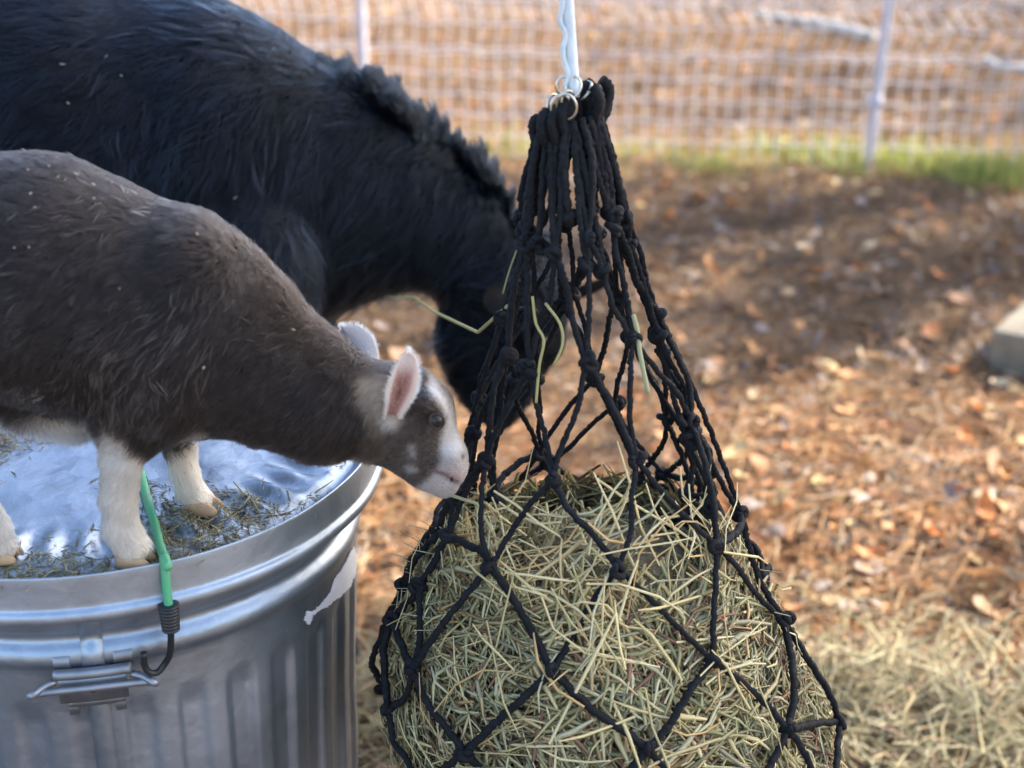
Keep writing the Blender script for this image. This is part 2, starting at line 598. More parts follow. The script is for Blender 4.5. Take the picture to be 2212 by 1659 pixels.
def make_ground_hay():
    n = 2000
    # a drift on the right below the net and thin wisps between can and net
    c = G(np.array([2020., 840., 1850., 2150.]), np.array([1610., 1600., 1520., 1640.]))
    k = rng.choice(4, n, p=[.52, .2, .15, .13])
    sp = np.array([.13, .09, .10, .14])[k]
    x = c[k, 0] + rng.normal(0, 1, n) * sp
    y = c[k, 1] + rng.normal(0, 1, n) * sp * 0.9
    d2 = ((x - c[k, 0]) ** 2 + (y - c[k, 1]) ** 2) / sp ** 2
    z = ground_z(x, y) + 0.02 + rng.uniform(0, 1, n) * 0.055 * np.exp(-d2 / 2)
    C = (HAY_PAL * .62 + np.array([.06, .055, .05]))[rng.integers(0, 8, n)] * rng.uniform(.75, 1.15, (n, 1))
    o = instance_mesh('loose_hay', stalks, rng.integers(0, 7, n), rots(n, 0.3), np.stack([x, y, z], -1), rng.uniform(.05, .16, n), C, M['hay'])
    tag(o, 'pale loose hay scattered on the ground below the net', kind='stuff')
make_ground_hay()

# ------------------------------------------------------------------ fence and what lies beyond
def make_fence():
    a = G(1000, 360)
    b = G(2212, 402)
    ex = (b - a) / np.linalg.norm(b - a)
    ey = np.array([-ex[1], ex[0], 0])
    root = empty('electric_net_fence', tuple(G(1870, 372)))
    tag(root, 'pale electric netting fence of zigzag twine strung across the litter', 'fence')
    base = np.array(root.location)
    s0 = (a - base) @ ex
    HGT = 1.06
    rows = np.concatenate([np.arange(0.012, 0.3, 0.055), np.arange(0.30, HGT + .01, 0.064)])
    dx = 0.043
    smin, smax = -3.2, 1.15
    ns = int((smax - smin) / dx)
    def at(s, z):
        s = np.asarray(s, float)
        z = np.asarray(z, float)
        p = base + ex * s[..., None]
        sag = 0.012 * np.sin(s * 2.3) * z
        return p + np.stack([0 * z, 0 * z, z + sag], -1) + ey * (0.01 * np.sin(s * 3 + z * 4))[..., None]
    # slack in the twine: the upper meshes hang crooked
    for k in range(ns):
        s = smin + k * dx
        amp = np.clip((rows - 0.22) / 0.3, 0, 1) * 0.029 * (0.7 + 0.45 * math.sin(s * 2.1 + 1.0))
        lean = 0.02 * rows * np.clip(s, 0, 1)
        ss = s + amp * ((np.arange(len(rows)) % 2) * 2 - 1) + lean + rng.normal(0, .0012, len(rows))
        V, f = tube(resample(at(ss, rows), 0.02), 0.0020, 4)
        put('vertical_twine', mesh('vertical_twine', V, f), M['netting'], root)
    for z in rows:
        s = np.arange(smin, smax, 0.05)
        V, f = tube(at(s, np.full(len(s), z) + 0.004 * np.sin(s * 40)), 0.0020, 4)
        put('horizontal_twine', mesh('horizontal_twine', V, f), M['netting'], root)
    top = P(1920, 0, base[1] - 0.01)
    pl = P(783, 0, (a - ex * ((a - G(775, 350)) @ ex))[1])
    left = G(781, 352)
    left2 = base + ex * ((left - base) @ ex)
    for lo, hi in ((base, base + (top - base)), (left2, left2 + np.array([0.0, 0.0, 1.0]))):
        d = (hi - lo) / np.linalg.norm(hi - lo)
        lo = lo + ey * -0.012 - d * 0.06
        pts = np.array([lo + d * t for t in (0, .03, .5, 1.08, 1.15, 1.19)])
        V, f = tube(pts, [.004, .0115, .0115, .0115, .0115, .009], 12)
        p = put('post', mesh('post', V, f), M['post'], root)
        # clips that hold the twine and a ground spike
        V, f = tube(np.array([pts[0] - d * .10, pts[0]]), 0.004, 8)
        put('spike', mesh('spike', V, f), M['steel'], p)
        for t in (0.25, .65, 1.0):
            c = lo + d * t
            V, f = box(c + ey * 0.004, .032, .028, .022)
            put('clip', mesh('clip', V, f), M['post'], p, smooth=False)
make_fence()

def make_grass():
    n = 9000
    u = rng.uniform(760, 2300, n)
    v = rng.normal(0, 1, n) * 22 + 342 + (u - 1000) * 0.034
    g = G(u, np.clip(v, 240, 430))
    dens = fbm(g, 5.0, 21, 3)
    keep = dens + rng.normal(0, .35, n) + (u - 1800) / 1700 > .20
    g = g[keep]
    n = len(g)
    k = rng.integers(3, 5, n)
    pv = np.array([[-.03, 0, 0], [.03, 0, 0], [.025, .08, .5], [-.025, .08, .5], [.0, .3, 1.0]], float)
    pf4 = np.array([[0, 1, 2, 3]])
    hgt = rng.uniform(.025, .075, n) * (1 + .3 * sst(1300, 2200, proj(g)[0]))
    R = rots(n, 0.4)
    V = np.einsum('nij,vj->nvi', R, pv) * hgt[:, None, None] + g[:, None, :]
    V[..., 2] += ground_z(g[:, 0], g[:, 1])[:, None]
    b = (np.arange(n) * 5)[:, None]
    C = np.array([[.17, .23, .045], [.31, .32, .08], [.38, .34, .13], [.14, .19, .045]])[rng.integers(0, 4, n)] * rng.uniform(.8, 1.2, (n, 1))
    me = mesh('grass', V.reshape(-1, 3), [np.array([[0, 1, 2, 3]]) + b, (np.array([[3, 2, 4]]) + b)], np.repeat(C, 5, 0))
    tag(put('grass', me, M['grass']), 'thin yellow green grass along the foot of the fence', kind='stuff')
make_grass()

def branch(name, pts, r0, r1, mat, label, cat, knots=0, seed=1):
    pts = resample(pts, 0.02)
    n = len(pts)
    r = np.linspace(r0, r1, n) * (1 + 0.12 * fbm(pts, 14, seed, 2))
    r[0] *= .8
    V, f = tube(pts, r, 12)
    V = V + 0.08 * r0 * fbm(V, 60, seed, 2)[:, None]
    o = put(name, mesh(name, V, f), mat)
    tag(o, label, cat)
    return o
q = [G(1630, 38), G(1700, 52), G(1790, 72), G(1885, 98)]
for i, w in enumerate(q):
    w[2] = 0.035 + float(ground_z(w[:1], w[1:2])[0])
branch('fallen_branch', np.array(q), 0.013, 0.018, M['bleached'], 'longer pale bleached branch lying in the litter beyond the fence', 'branch')
q = [G(2125, 132), G(2165, 158), G(2230, 165)]
for w in q:
    w[2] = 0.025 + float(ground_z(w[:1], w[1:2])[0])
branch('fallen_branch', np.array(q), 0.012, 0.016, M['bleached'], 'short pale stick beyond the fence at its far right end', 'branch', seed=4)

def make_block():
    a = G(2186, 862)
    root_c = np.array([a[0] + 0.20, a[1] + 0.06, 0.052])
    V, f = box((0, 0, 0), 0.40, 0.19, 0.10, 0.0)
    me = mesh('concrete_block', V, f)
    o = put('concrete_block', me, M['block'], smooth=False)
    o.location = root_c
    o.rotation_euler = (0.03, -0.04, math.radians(-36))
    bv = o.modifiers.new('b', 'BEVEL')
    bv.width = 0.007
    bv.segments = 3
    tag(o, 'pale concrete block lying on the leaf litter at the right edge', 'block')
    return o
make_block()

# ------------------------------------------------------------------ dustbin
def revolve(prof, nth, rfun=None):
    """prof (k,2) of (r,z); V,F about the axis; rfun(r,z,th) -> r,z"""
    prof = np.asarray(prof, float)
    th = np.linspace(0, 2 * np.pi, nth, endpoint=False)
    r = np.repeat(prof[:, :1], nth, 1)
    z = np.repeat(prof[:, 1:], nth, 1)
    if rfun is not None:
        r, z = rfun(r, z, th[None, :])
    V = np.stack([r * np.cos(th), r * np.sin(th), z], -1).reshape(-1, 3)
    i = np.arange(len(prof) - 1)[:, None] * nth
    j = np.arange(nth)[None, :]
    j2 = (j + 1) % nth
    Q = np.stack([i + j, i + j2, i + nth + j2, i + nth + j], -1).reshape(-1, 4)
    return V, Q

def smooth_prof(pts, step=0.002):
    p = resample(np.column_stack([np.asarray(pts, float), np.zeros(len(pts))]), step)
    return p[:, :2]

def can_r(z):
    """radius of the can wall (flute crest) at height z"""
    return R_LID * (0.910 - 0.15 * (0.53 - z))

def lid_z(x, y):
    """height of the lid's top surface at world x, y"""
    dx, dy = x - LCX, y - LCY
    r = np.hypot(dx, dy)
    th = np.arctan2(dy, dx)
    return lid_rz(r, th)

def lid_rz(r, th):
    q = r / R_LID
    base = LID_Z - 0.003 - 0.004 * sst(0.985, 0.955, q) + 0.004 * sst(0.95, 0.90, q) + 0.016 * sst(0.9, 0.25, q)
    rib = 0.0042 * np.exp(-((q - 0.80) / 0.075) ** 2) * np.cos(th * 46)
    x, y = r * np.cos(th), r * np.sin(th)
    p = np.stack([x, y, 0 * x], -1).reshape(-1, 3)
    dent = (0.0016 * fbm(p, 16, 5, 3) + 0.0013 * fbm(p, 62, 6, 3)).reshape(np.shape(x)) * sst(0.97, 0.85, q)
    return base + rib + dent

def make_can():
    root = empty('garbage_can', (LCX, LCY, 0))
    tag(root, 'galvanised steel garbage can with closed lid and torn white sticker', 'garbage can')
    ctr = np.array([LCX, LCY, 0])
    # body: rolls below the lid, then flutes
    pr = [(.90, .600), (.918, .592), (.932, .580), (.932, .571), (.918, .561), (.903, .556), (.903, .551), (.924, .545), (.931, .539), (.926, .534), (.913, .530), (.91, .526)]
    top = smooth_prof([(a * R_LID, z) for a, z in pr])
    zs = np.concatenate([np.linspace(.525, .46, 44), np.linspace(.458, .12, 60), np.linspace(.118, .05, 30)])
    low = np.stack([can_r(zs), zs], -1)
    prof = np.vstack([top, low, [[can_r(.04) * 1.01, .04], [can_r(.03) * 1.02, .02], [can_r(.0) * 1.01, .004], [can_r(0) * .97, .003], [0.001, .012]]])
    NF = 33
    def flute(r, z, th):
        w = sst(.503, .478, z) * sst(.075, .10, z)
        c = np.cos(NF * th)
        f = np.clip(c * 2.2, -1, 1)
        p = np.stack([r * np.cos(th), r * np.sin(th), z], -1).reshape(-1, 3)
        return r - w * 0.0042 * (1 - f) * 0.5 + 0.0012 * fbm(p, 16, 9, 2).reshape(r.shape), z
    V, Q = revolve(prof, 33 * 16, flute)
    body = put('can_body', mesh('can_body', V + ctr, Q), M['zinc'], root)
    # vertical lock seam at the front
    th0 = math.radians(-78.6)
    for zlo, zhi, nm in ((.528, .590, 'seam'), (.05, .502, 'seam')):
        zz = np.linspace(zlo, zhi, 26)
        rr = np.interp(zz, top[::-1, 1], top[::-1, 0]) if zlo > .52 else can_r(zz)
        VV = []
        for w, h in ((-.008, -.002), (-.0075, .0012), (.0075, .0012), (.008, -.002)):
            t = th0 + w / rr
            VV.append(np.stack([(rr + h) * np.cos(t), (rr + h) * np.sin(t), zz], -1))
        VV = np.stack(VV, 1).reshape(-1, 3) + ctr
        i = np.arange(25)[:, None] * 4 + np.arange(3)[None, :]
        Q = np.stack([i, i + 1, i + 5, i + 4], -1).reshape(-1, 4)
        put(nm, mesh(nm, VV, Q), M['zinc'], body)
    # lid: skirt with a rolled bead, top sheet
    R = R_LID
    skirt = smooth_prof([(R * .985, LID_Z - .006), (R * .992, LID_Z - .0005), (R * .998, LID_Z), (R * 1.0, LID_Z - .004), (R * 1.001, LID_Z - .02), (R * 1.004, LID_Z - .025),
                         (R * 1.014, LID_Z - .027), (R * 1.018, LID_Z - .031), (R * 1.012, LID_Z - .035), (R * 1.0, LID_Z - .034), (R * .985, LID_Z - .030)], .0012)
    rr = np.linspace(.986, .0, 230) * R
    rr[-1] = 0.0004
    th = np.linspace(0, 2 * np.pi, 720, endpoint=False)
    RR, TH = np.meshgrid(rr, th, indexing='ij')
    Z = lid_rz(RR, TH)
    V = np.stack([RR * np.cos(TH), RR * np.sin(TH), Z], -1).reshape(-1, 3)
    i = np.arange(229)[:, None] * 720
    j = np.arange(720)[None, :]
    Q1 = np.stack([i + j, i + 720 + j, i + 720 + (j + 1) % 720, i + (j + 1) % 720], -1).reshape(-1, 4)
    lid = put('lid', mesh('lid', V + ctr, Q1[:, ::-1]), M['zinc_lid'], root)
    V2, Q2 = revolve(skirt, 360, lambda r, z, t: (r * (1 + .0015 * np.sin(t * 7 + 1) + .001 * np.sin(t * 17)), z))
    put('lid_rim', mesh('lid_rim', V2 + ctr, Q2), M['zinc'], lid)
    # handle: bracket plate with tabs, rolled top edge, drop bail of thick wire
    zb = .5165
    def on(t, r, z):
        return np.array([LCX + r * math.cos(t), LCY + r * math.sin(t), z])
    def plate(t0, t1, z0, z1, h0, name, parent):
        tt = np.linspace(t0, t1, 14)
        VV = []
        for t in tt:
            for z, h in ((z0, -.003), (z0, h0), (z1, h0), (z1, -.003)):
                VV.append(on(t, can_r(z) + h, z))
        i = np.arange(13)[:, None] * 4 + np.arange(4)[None, :]
        i2 = np.arange(13)[:, None] * 4 + (np.arange(4)[None, :] + 1) % 4
        Q = np.stack([i, i2, i2 + 4, i + 4], -1).reshape(-1, 4)
        return put(name, mesh(name, np.array(VV), [Q, np.array([[0, 1, 2, 3], [55, 54, 53, 52]])]), M['steel'], parent, smooth=False)
    tc = th0 - .005
    br = plate(tc - .118, tc + .108, zb - .012, zb + .014, .0065, 'handle_bracket', root)
    plate(tc - .125, tc - .070, zb + .014, zb + .026, .004, 'tab', br)
    plate(tc + .070, tc + .135, zb + .014, zb + .026, .004, 'tab', br)
    plate(tc - .095, tc - .06, zb - .024, zb - .012, .004, 'tab', br)
    plate(tc + .06, tc + .095, zb - .024, zb - .012, .004, 'tab', br)
    plate(tc - .095, tc + .095, zb - .017, zb - .011, .0045, 'lower_plate', br)
    V, f = tube(np.array([on(tc + a, can_r(zb) + .0075, zb + .013) for a in np.linspace(-.125, .125, 16)]), .0042, 10)
    put('rolled_edge', mesh('rolled_edge', V, f), M['steel'], br)
    V, f = tube(np.array([on(tc - .005, can_r(zb) + .0055, zb), on(tc - .005, can_r(zb) + .0085, zb)]), .0032, 12)
    put('rivet', mesh('rivet', V, f), M['plastic'], br)
    loop = [on(tc - .12, can_r(zb) + .008, zb + .008), on(tc - .155, can_r(zb) + .012, zb + .007), on(tc - .185, can_r(zb) + .020, zb + .005), on(tc - .19, can_r(zb) + .034, zb - .006),
            on(tc - .16, can_r(zb) + .041, zb - .009), on(tc, can_r(zb) + .043, zb - .010)]
    b2 = [on(2 * tc - math.atan2(p[1] - LCY, p[0] - LCX), math.hypot(p[0] - LCX, p[1] - LCY), p[2]) for p in loop[::-1][1:]]
    # the bail hangs down flat against the can and swings up a little at the front
    pts = resample(np.array(loop[:3] + [on(tc - .19, can_r(zb) + .018, zb + .0035), on(tc - .17, can_r(zb) + .0145, zb + .003), on(tc - .1, can_r(zb) + .0135, zb + .004), on(tc, can_r(zb) + .0135, zb + .0045)]), .003)
    q2 = [on(2 * tc - math.atan2(p[1] - LCY, p[0] - LCX), math.hypot(p[0] - LCX, p[1] - LCY), p[2]) for p in pts[::-1]]
    V, f = tube(np.vstack([pts, np.array(q2)[1:]]), .0028, 10)
    put('bail', mesh('bail', V, f), M['steel'], root)
    # torn white sticker, follows the wall
    poly = np.array([(655, 1338), (662, 1318), (672, 1322), (690, 1306), (703, 1292), (712, 1278), (719, 1256), (728, 1240), (742, 1222), (754, 1198), (764, 1180), (772, 1200), (768, 1240), (758, 1266), (752, 1272), (735, 1290), (722, 1296), (706, 1312), (690, 1318), (676, 1330), (668, 1352)], float)
    mb = MB()
    us = np.linspace(650, 774, 50)
    vs = np.linspace(1180, 1356, 70)
    def inside(u, v):
        c = False
        n = len(poly)
        for i in range(n):
            x1, y1 = poly[i]
            x2, y2 = poly[(i + 1) % n]
            if (y1 > v) != (y2 > v) and u < (x2 - x1) * (v - y1) / (y2 - y1) + x1:
                c = not c
        return c
    zp = prof[::-1, 1][6:]
    rp = prof[::-1, 0][6:]
    o_ = np.argsort(zp)
    def hit(u, v):
        d = ray(u, v)
        ts = np.linspace(.7, 1.5, 400)
        p = CAM + d * ts[:, None]
        rr = np.hypot(p[:, 0] - LCX, p[:, 1] - LCY)
        wall = np.interp(p[:, 2], zp[o_], rp[o_]) + .0016
        k = np.argmax(rr < wall)
        if rr[k] >= wall[k]:
            k = np.argmin(rr - wall)
        q = p[k]
        a = math.atan2(q[1] - LCY, q[0] - LCX)
        w = wall[k]
        return np.array([LCX + w * math.cos(a), LCY + w * math.sin(a), q[2]])
    idx = {}
    V, Q = [], []
    du, dv = us[1] - us[0], vs[1] - vs[0]
    for i in range(len(us) - 1):
        for j in range(len(vs) - 1):
            if inside(us[i] + du / 2 + rng.normal(0, .6), vs[j] + dv / 2 + rng.normal(0, .6)):
                qd = []
                for a, b in ((i, j), (i, j + 1), (i + 1, j + 1), (i + 1, j)):
                    if (a, b) not in idx:
                        idx[(a, b)] = len(V)
                        V.append(hit(us[a], vs[b]))
                    qd.append(idx[(a, b)])
                Q.append(qd)
    put('sticker', mesh('sticker', np.array(V), np.array(Q)), M['paper'], root)
    return root
make_can()

def make_bungee():
    root = empty('bungee_cord', tuple(G(358, 1275, LID_Z - .02)))
    tag(root, 'green bungee cord stretched across the lid with black hook on the handle', 'bungee cord')
    uv = [(296, 1002), (303, 1030), (318, 1080), (332, 1125), (346, 1170), (356, 1192), (361, 1212)]
    pts = []
    for u, v in uv:
        g = G(u, v, LID_Z + .006)
        pts.append([g[0], g[1], float(lid_z(g[:1], g[1:2])[0]) + .004])
    p0 = np.array(pts[0])
    # runs on over the dome to the far rim and down the other side
    far = np.array([LCX - .10, LCY + math.sqrt((R_LID * 1.01) ** 2 - .01), LID_Z + .004])
    back = []
    for t in np.linspace(0, 1, 9)[:-1]:
        q = far * (1 - t) + p0 * t
        back.append([q[0], q[1], float(lid_z(np.array([q[0]]), np.array([q[1]]))[0]) + .005])
    back[0][2] = LID_Z + .005
    pre = [[LCX - .102, LCY + R_LID * .96, LID_Z - .10], [LCX - .101, LCY + R_LID * .94, LID_Z - .03]]
    e = P(361, 1224, pts[-1][1] - .004)
    a = math.atan2(pts[-1][1] - LCY, pts[-1][0] - LCX)
    def rimpt(da, r, z):
        return [LCX + r * math.cos(a + da), LCY + r * math.sin(a + da), z]
    post = [rimpt(0.0, R_LID * .995, LID_Z + .0045), rimpt(-.003, R_LID * 1.016, LID_Z - .002), rimpt(-.006, R_LID * 1.024, LID_Z - .012), rimpt(-.008, R_LID * 1.034, LID_Z - .030)]
    path = resample(np.array(pre + back + pts + post), .003)
    V, f = tube(path, .0032, 12, lambda s, t: 1 + .05 * np.sin(2 * t + s * 1500) * np.sin(2 * t - s * 1500))
    put('cord', mesh('cord', V, f), M['bungee'], root)
    # ribbed sleeve
    end = np.array(post[-1])
    d = np.array([0, 0, -1.0])
    n = 40
    s = np.linspace(0, 1, n)
    L = .021
    pp = end + np.outer(s - .1, d * L)
    rad = (.0068 - .0012 * s) * (1 + .10 * (np.sin(s * 48) > 0))
    rad[0] *= .8
    rad[-1] *= .7
    V, f = tube(pp, rad, 16)
    put('sleeve', mesh('sleeve', V, f), M['plastic'], root)
    b = pp[-1]
    side = np.array([-math.sin(a), math.cos(a), 0])       # to the right along the wall
    out = np.array([math.cos(a), math.sin(a), 0])
    hk = [b + d * -.006, b + d * .010, b + d * .024 - side * .001, b + d * .033 - side * .004, b + d * .039 - side * .010, b + d * .037 - side * .016, b + d * .030 - side * .0185, b + d * .019 - side * .0185]
    hk = [p - out * (.000 + .012 * min(1, k / 3)) for k, p in enumerate(hk)]
    hk[-1] = hk[-1] + out * .003
    V, f = tube(resample(np.array(hk), .002), np.array([.0024]), 10)
    put('hook', mesh('hook', V, f), M['plastic'], root)
    V, f = tube(np.array([hk[-1], hk[-1] - d * .006]), .0031, 10)
make_bungee()

def make_chaff():
    n = 26000
    r = R_LID * .97 * np.sqrt(rng.uniform(0, 1, n))
    th = rng.uniform(-math.pi, math.pi, n)
    x, y = LCX + r * np.cos(th), LCY + r * np.sin(th)
    d = fbm(np.stack([x, y, 0 * x], -1), 20, 31, 3)
    edge = np.exp(-((r / R_LID - .93) / .05) ** 2) * .25
    feet = sum(np.exp(-((x - q[0]) ** 2 + (y - q[1]) ** 2) / .045 ** 2) for q in (G(330, 1190, LID_Z), G(470, 1080, LID_Z), G(180, 1190, LID_Z), G(20, 1225, LID_Z)))
    keep = (d + edge + .30 * feet + rng.normal(0, .22, n)) > .17
    x, y, d = x[keep], y[keep], d[keep]
    n = len(x)
    z = lid_z(x, y) + .0006 + rng.uniform(0, .0028, n) * np.clip(d * 2, 0.2, 1)
    C = np.array([[.36, .32, .17], [.46, .40, .22], [.24, .19, .11], [.56, .48, .28], [.32, .31, .17]])[rng.integers(0, 5, n)] * rng.uniform(.7, 1.15, (n, 1))
    S = np.where(rng.uniform(0, 1, n) < .08, rng.uniform(.014, .038, n), rng.uniform(.0025, .010, n))
    prot = []
    for V, Q in stalks:
        W = V.copy()
        W[:, 1:] *= 2.2
        prot.append((W, Q))
    big = S > .014
    which = np.where(big, rng.integers(0, 7, n), rng.integers(7, 14, n))
    prot2 = stalk_protos(2.0, .6) + stalk_protos(6.0, .6)
    o = instance_mesh('hay_chaff', prot2, which, rots(n, .16), np.stack([x, y, z], -1), S, C, M['hay'])
    tag(o, 'dark crumbled hay chaff scattered over the metal lid', kind='stuff')
make_chaff()

# ------------------------------------------------------------------ bodies grown from a smooth field
def smin(a, b, k):
    h = np.clip(0.5 + 0.5 * (b - a) / k, 0, 1)
    return b * (1 - h) + a * h - k * h * (1 - h)

def sd_cone(p, a, b, ra, rb, sy=1.0):
    """distance to a rounded cone a->b; sy scales its thickness across the animal"""
    a, b = np.asarray(a, float), np.asarray(b, float)
    w = np.array([1, 1 / sy, 1])
    q = (p - a) * w
    d = (b - a) * w
    t = np.clip((q @ d) / (d @ d + 1e-12), 0, 1)
    r = ra + (rb - ra) * t
    return (np.linalg.norm(q - t[:, None] * d, axis=1) - r) * min(1.0, 0.5 + 0.5 * sy)

class Body:
    def __init__(s, Y):
        s.Y, s.pr = Y, []
    def pt(s, u, v, dy=0.0):
        return P(u, v, s.Y + dy)
    def add(s, a, b, sy=1.0, k=0.02, sub=False):
        """a, b = (u, v, r_px[, dy]): a limb between two picture points, radii in picture pixels"""
        A = s.pt(a[0], a[1], a[3] if len(a) > 3 else 0)
        B = s.pt(b[0], b[1], b[3] if len(b) > 3 else 0)
        s.pr.append((A, B, a[2] * dep(A) / F, b[2] * dep(B) / F, sy, k, sub))
    def field(s, p):
        f = np.full(len(p), 1e3)
        for A, B, ra, rb, sy, k, sub in s.pr:
            rm = max(ra, rb) * max(1, sy) + 0.05
            lo, hi = np.minimum(A, B) - rm, np.maximum(A, B) + rm
            m = ((p > lo) & (p < hi)).all(1)
            if not m.any():
                continue
            d = sd_cone(p[m], A, B, ra, rb, sy)
            if sub:
                f[m] = -smin(-f[m], d, k)
            else:
                f[m] = np.where(f[m] > 10, d, smin(f[m], d, k))
        return np.minimum(f, 0.05)
    def build(s, vox, xmin=None):
        rs = [max(q[2], q[3]) * max(1, q[4]) for q in s.pr]
        lo = np.min([np.minimum(q[0], q[1]) - r for q, r in zip(s.pr, rs)], 0) - 3 * vox
        hi = np.max([np.maximum(q[0], q[1]) + r for q, r in zip(s.pr, rs)], 0) + 3 * vox
        n = np.ceil((hi - lo) / vox).astype(int) + 1
        ax = [lo[i] + vox * np.arange(n[i]) for i in range(3)]
        g = np.stack(np.meshgrid(*ax, indexing='ij'), -1).reshape(-1, 3)
        f = s.field(g).reshape(n)
        ins = f < 0
        cells = np.zeros(n - 1, bool)
        c8 = [(i, j, k) for i in (0, 1) for j in (0, 1) for k in (0, 1)]
        cnt = sum(ins[i:n[0] - 1 + i, j:n[1] - 1 + j, k:n[2] - 1 + k].astype(int) for i, j, k in c8)
        cells = (cnt > 0) & (cnt < 8)
        ci = np.argwhere(cells)
        vid = -np.ones(n - 1, int)
        vid[tuple(ci.T)] = np.arange(len(ci))
        acc = np.zeros((len(ci), 3))
        num = np.zeros(len(ci))
        for a in c8:
            for d in range(3):
                if a[d] == 0:
                    b = list(a)
                    b[d] = 1
                    fa = f[tuple((ci + a).T)]
                    fb = f[tuple((ci + b).T)]
                    m = (fa < 0) != (fb < 0)
                    t = np.where(m, fa / np.where(m, fa - fb, 1), 0)
                    q = np.array(a)[None] + t[:, None] * (np.array(b) - np.array(a))[None]
                    acc += np.where(m[:, None], q, 0)
                    num += m
        V = lo + vox * (ci + acc / np.maximum(num, 1)[:, None])
        Q = []
        for d in range(3):
            e1, e2 = [(1, 2), (2, 0), (0, 1)][d]
            sl_a = [slice(1, -1)] * 3
            A = f.copy()
            i = np.argwhere(np.diff(np.sign(np.where(f < 0, -1, 1)), axis=d) != 0)
            i = i[(i[:, e1] > 0) & (i[:, e2] > 0) & (i[:, e1] < n[e1] - 1) & (i[:, e2] < n[e2] - 1)]
            o1 = np.zeros(3, int); o1[e1] = 1
            o2 = np.zeros(3, int); o2[e2] = 1
            qd = np.stack([vid[tuple(x.T)] for x in (i - o1 - o2, i - o2, i, i - o1)], -1)
            flip = f[tuple(i.T)] > 0
            qd[flip] = qd[flip][:, ::-1]
            Q.append(qd)
        Q = np.vstack(Q)
        Q = Q[(Q >= 0).all(1)]
        return V, Q
    def normal(s, p, e=0.0015):
        g = np.stack([s.field(p + o) - s.field(p - o) for o in np.eye(3) * e], -1)
        return g / (np.linalg.norm(g, axis=1)[:, None] + 1e-9)

def flow_field(ctrl, Y):
    """ctrl: rows (u, v, du, dv) of hair direction in the picture; gives directions at any (u, v)"""
    c = np.array(ctrl, float)
    d = c[:, 2:] / np.linalg.norm(c[:, 2:], axis=1)[:, None]
    def fn(u, v):
        w = 1.0 / (((u[:, None] - c[None, :, 0]) ** 2 + (v[:, None] - c[None, :, 1]) ** 2) / 80 ** 2 + .05) ** 1.6
        q = w @ d / w.sum(1)[:, None]
        return q / (np.linalg.norm(q, axis=1)[:, None] + 1e-9)
    return fn

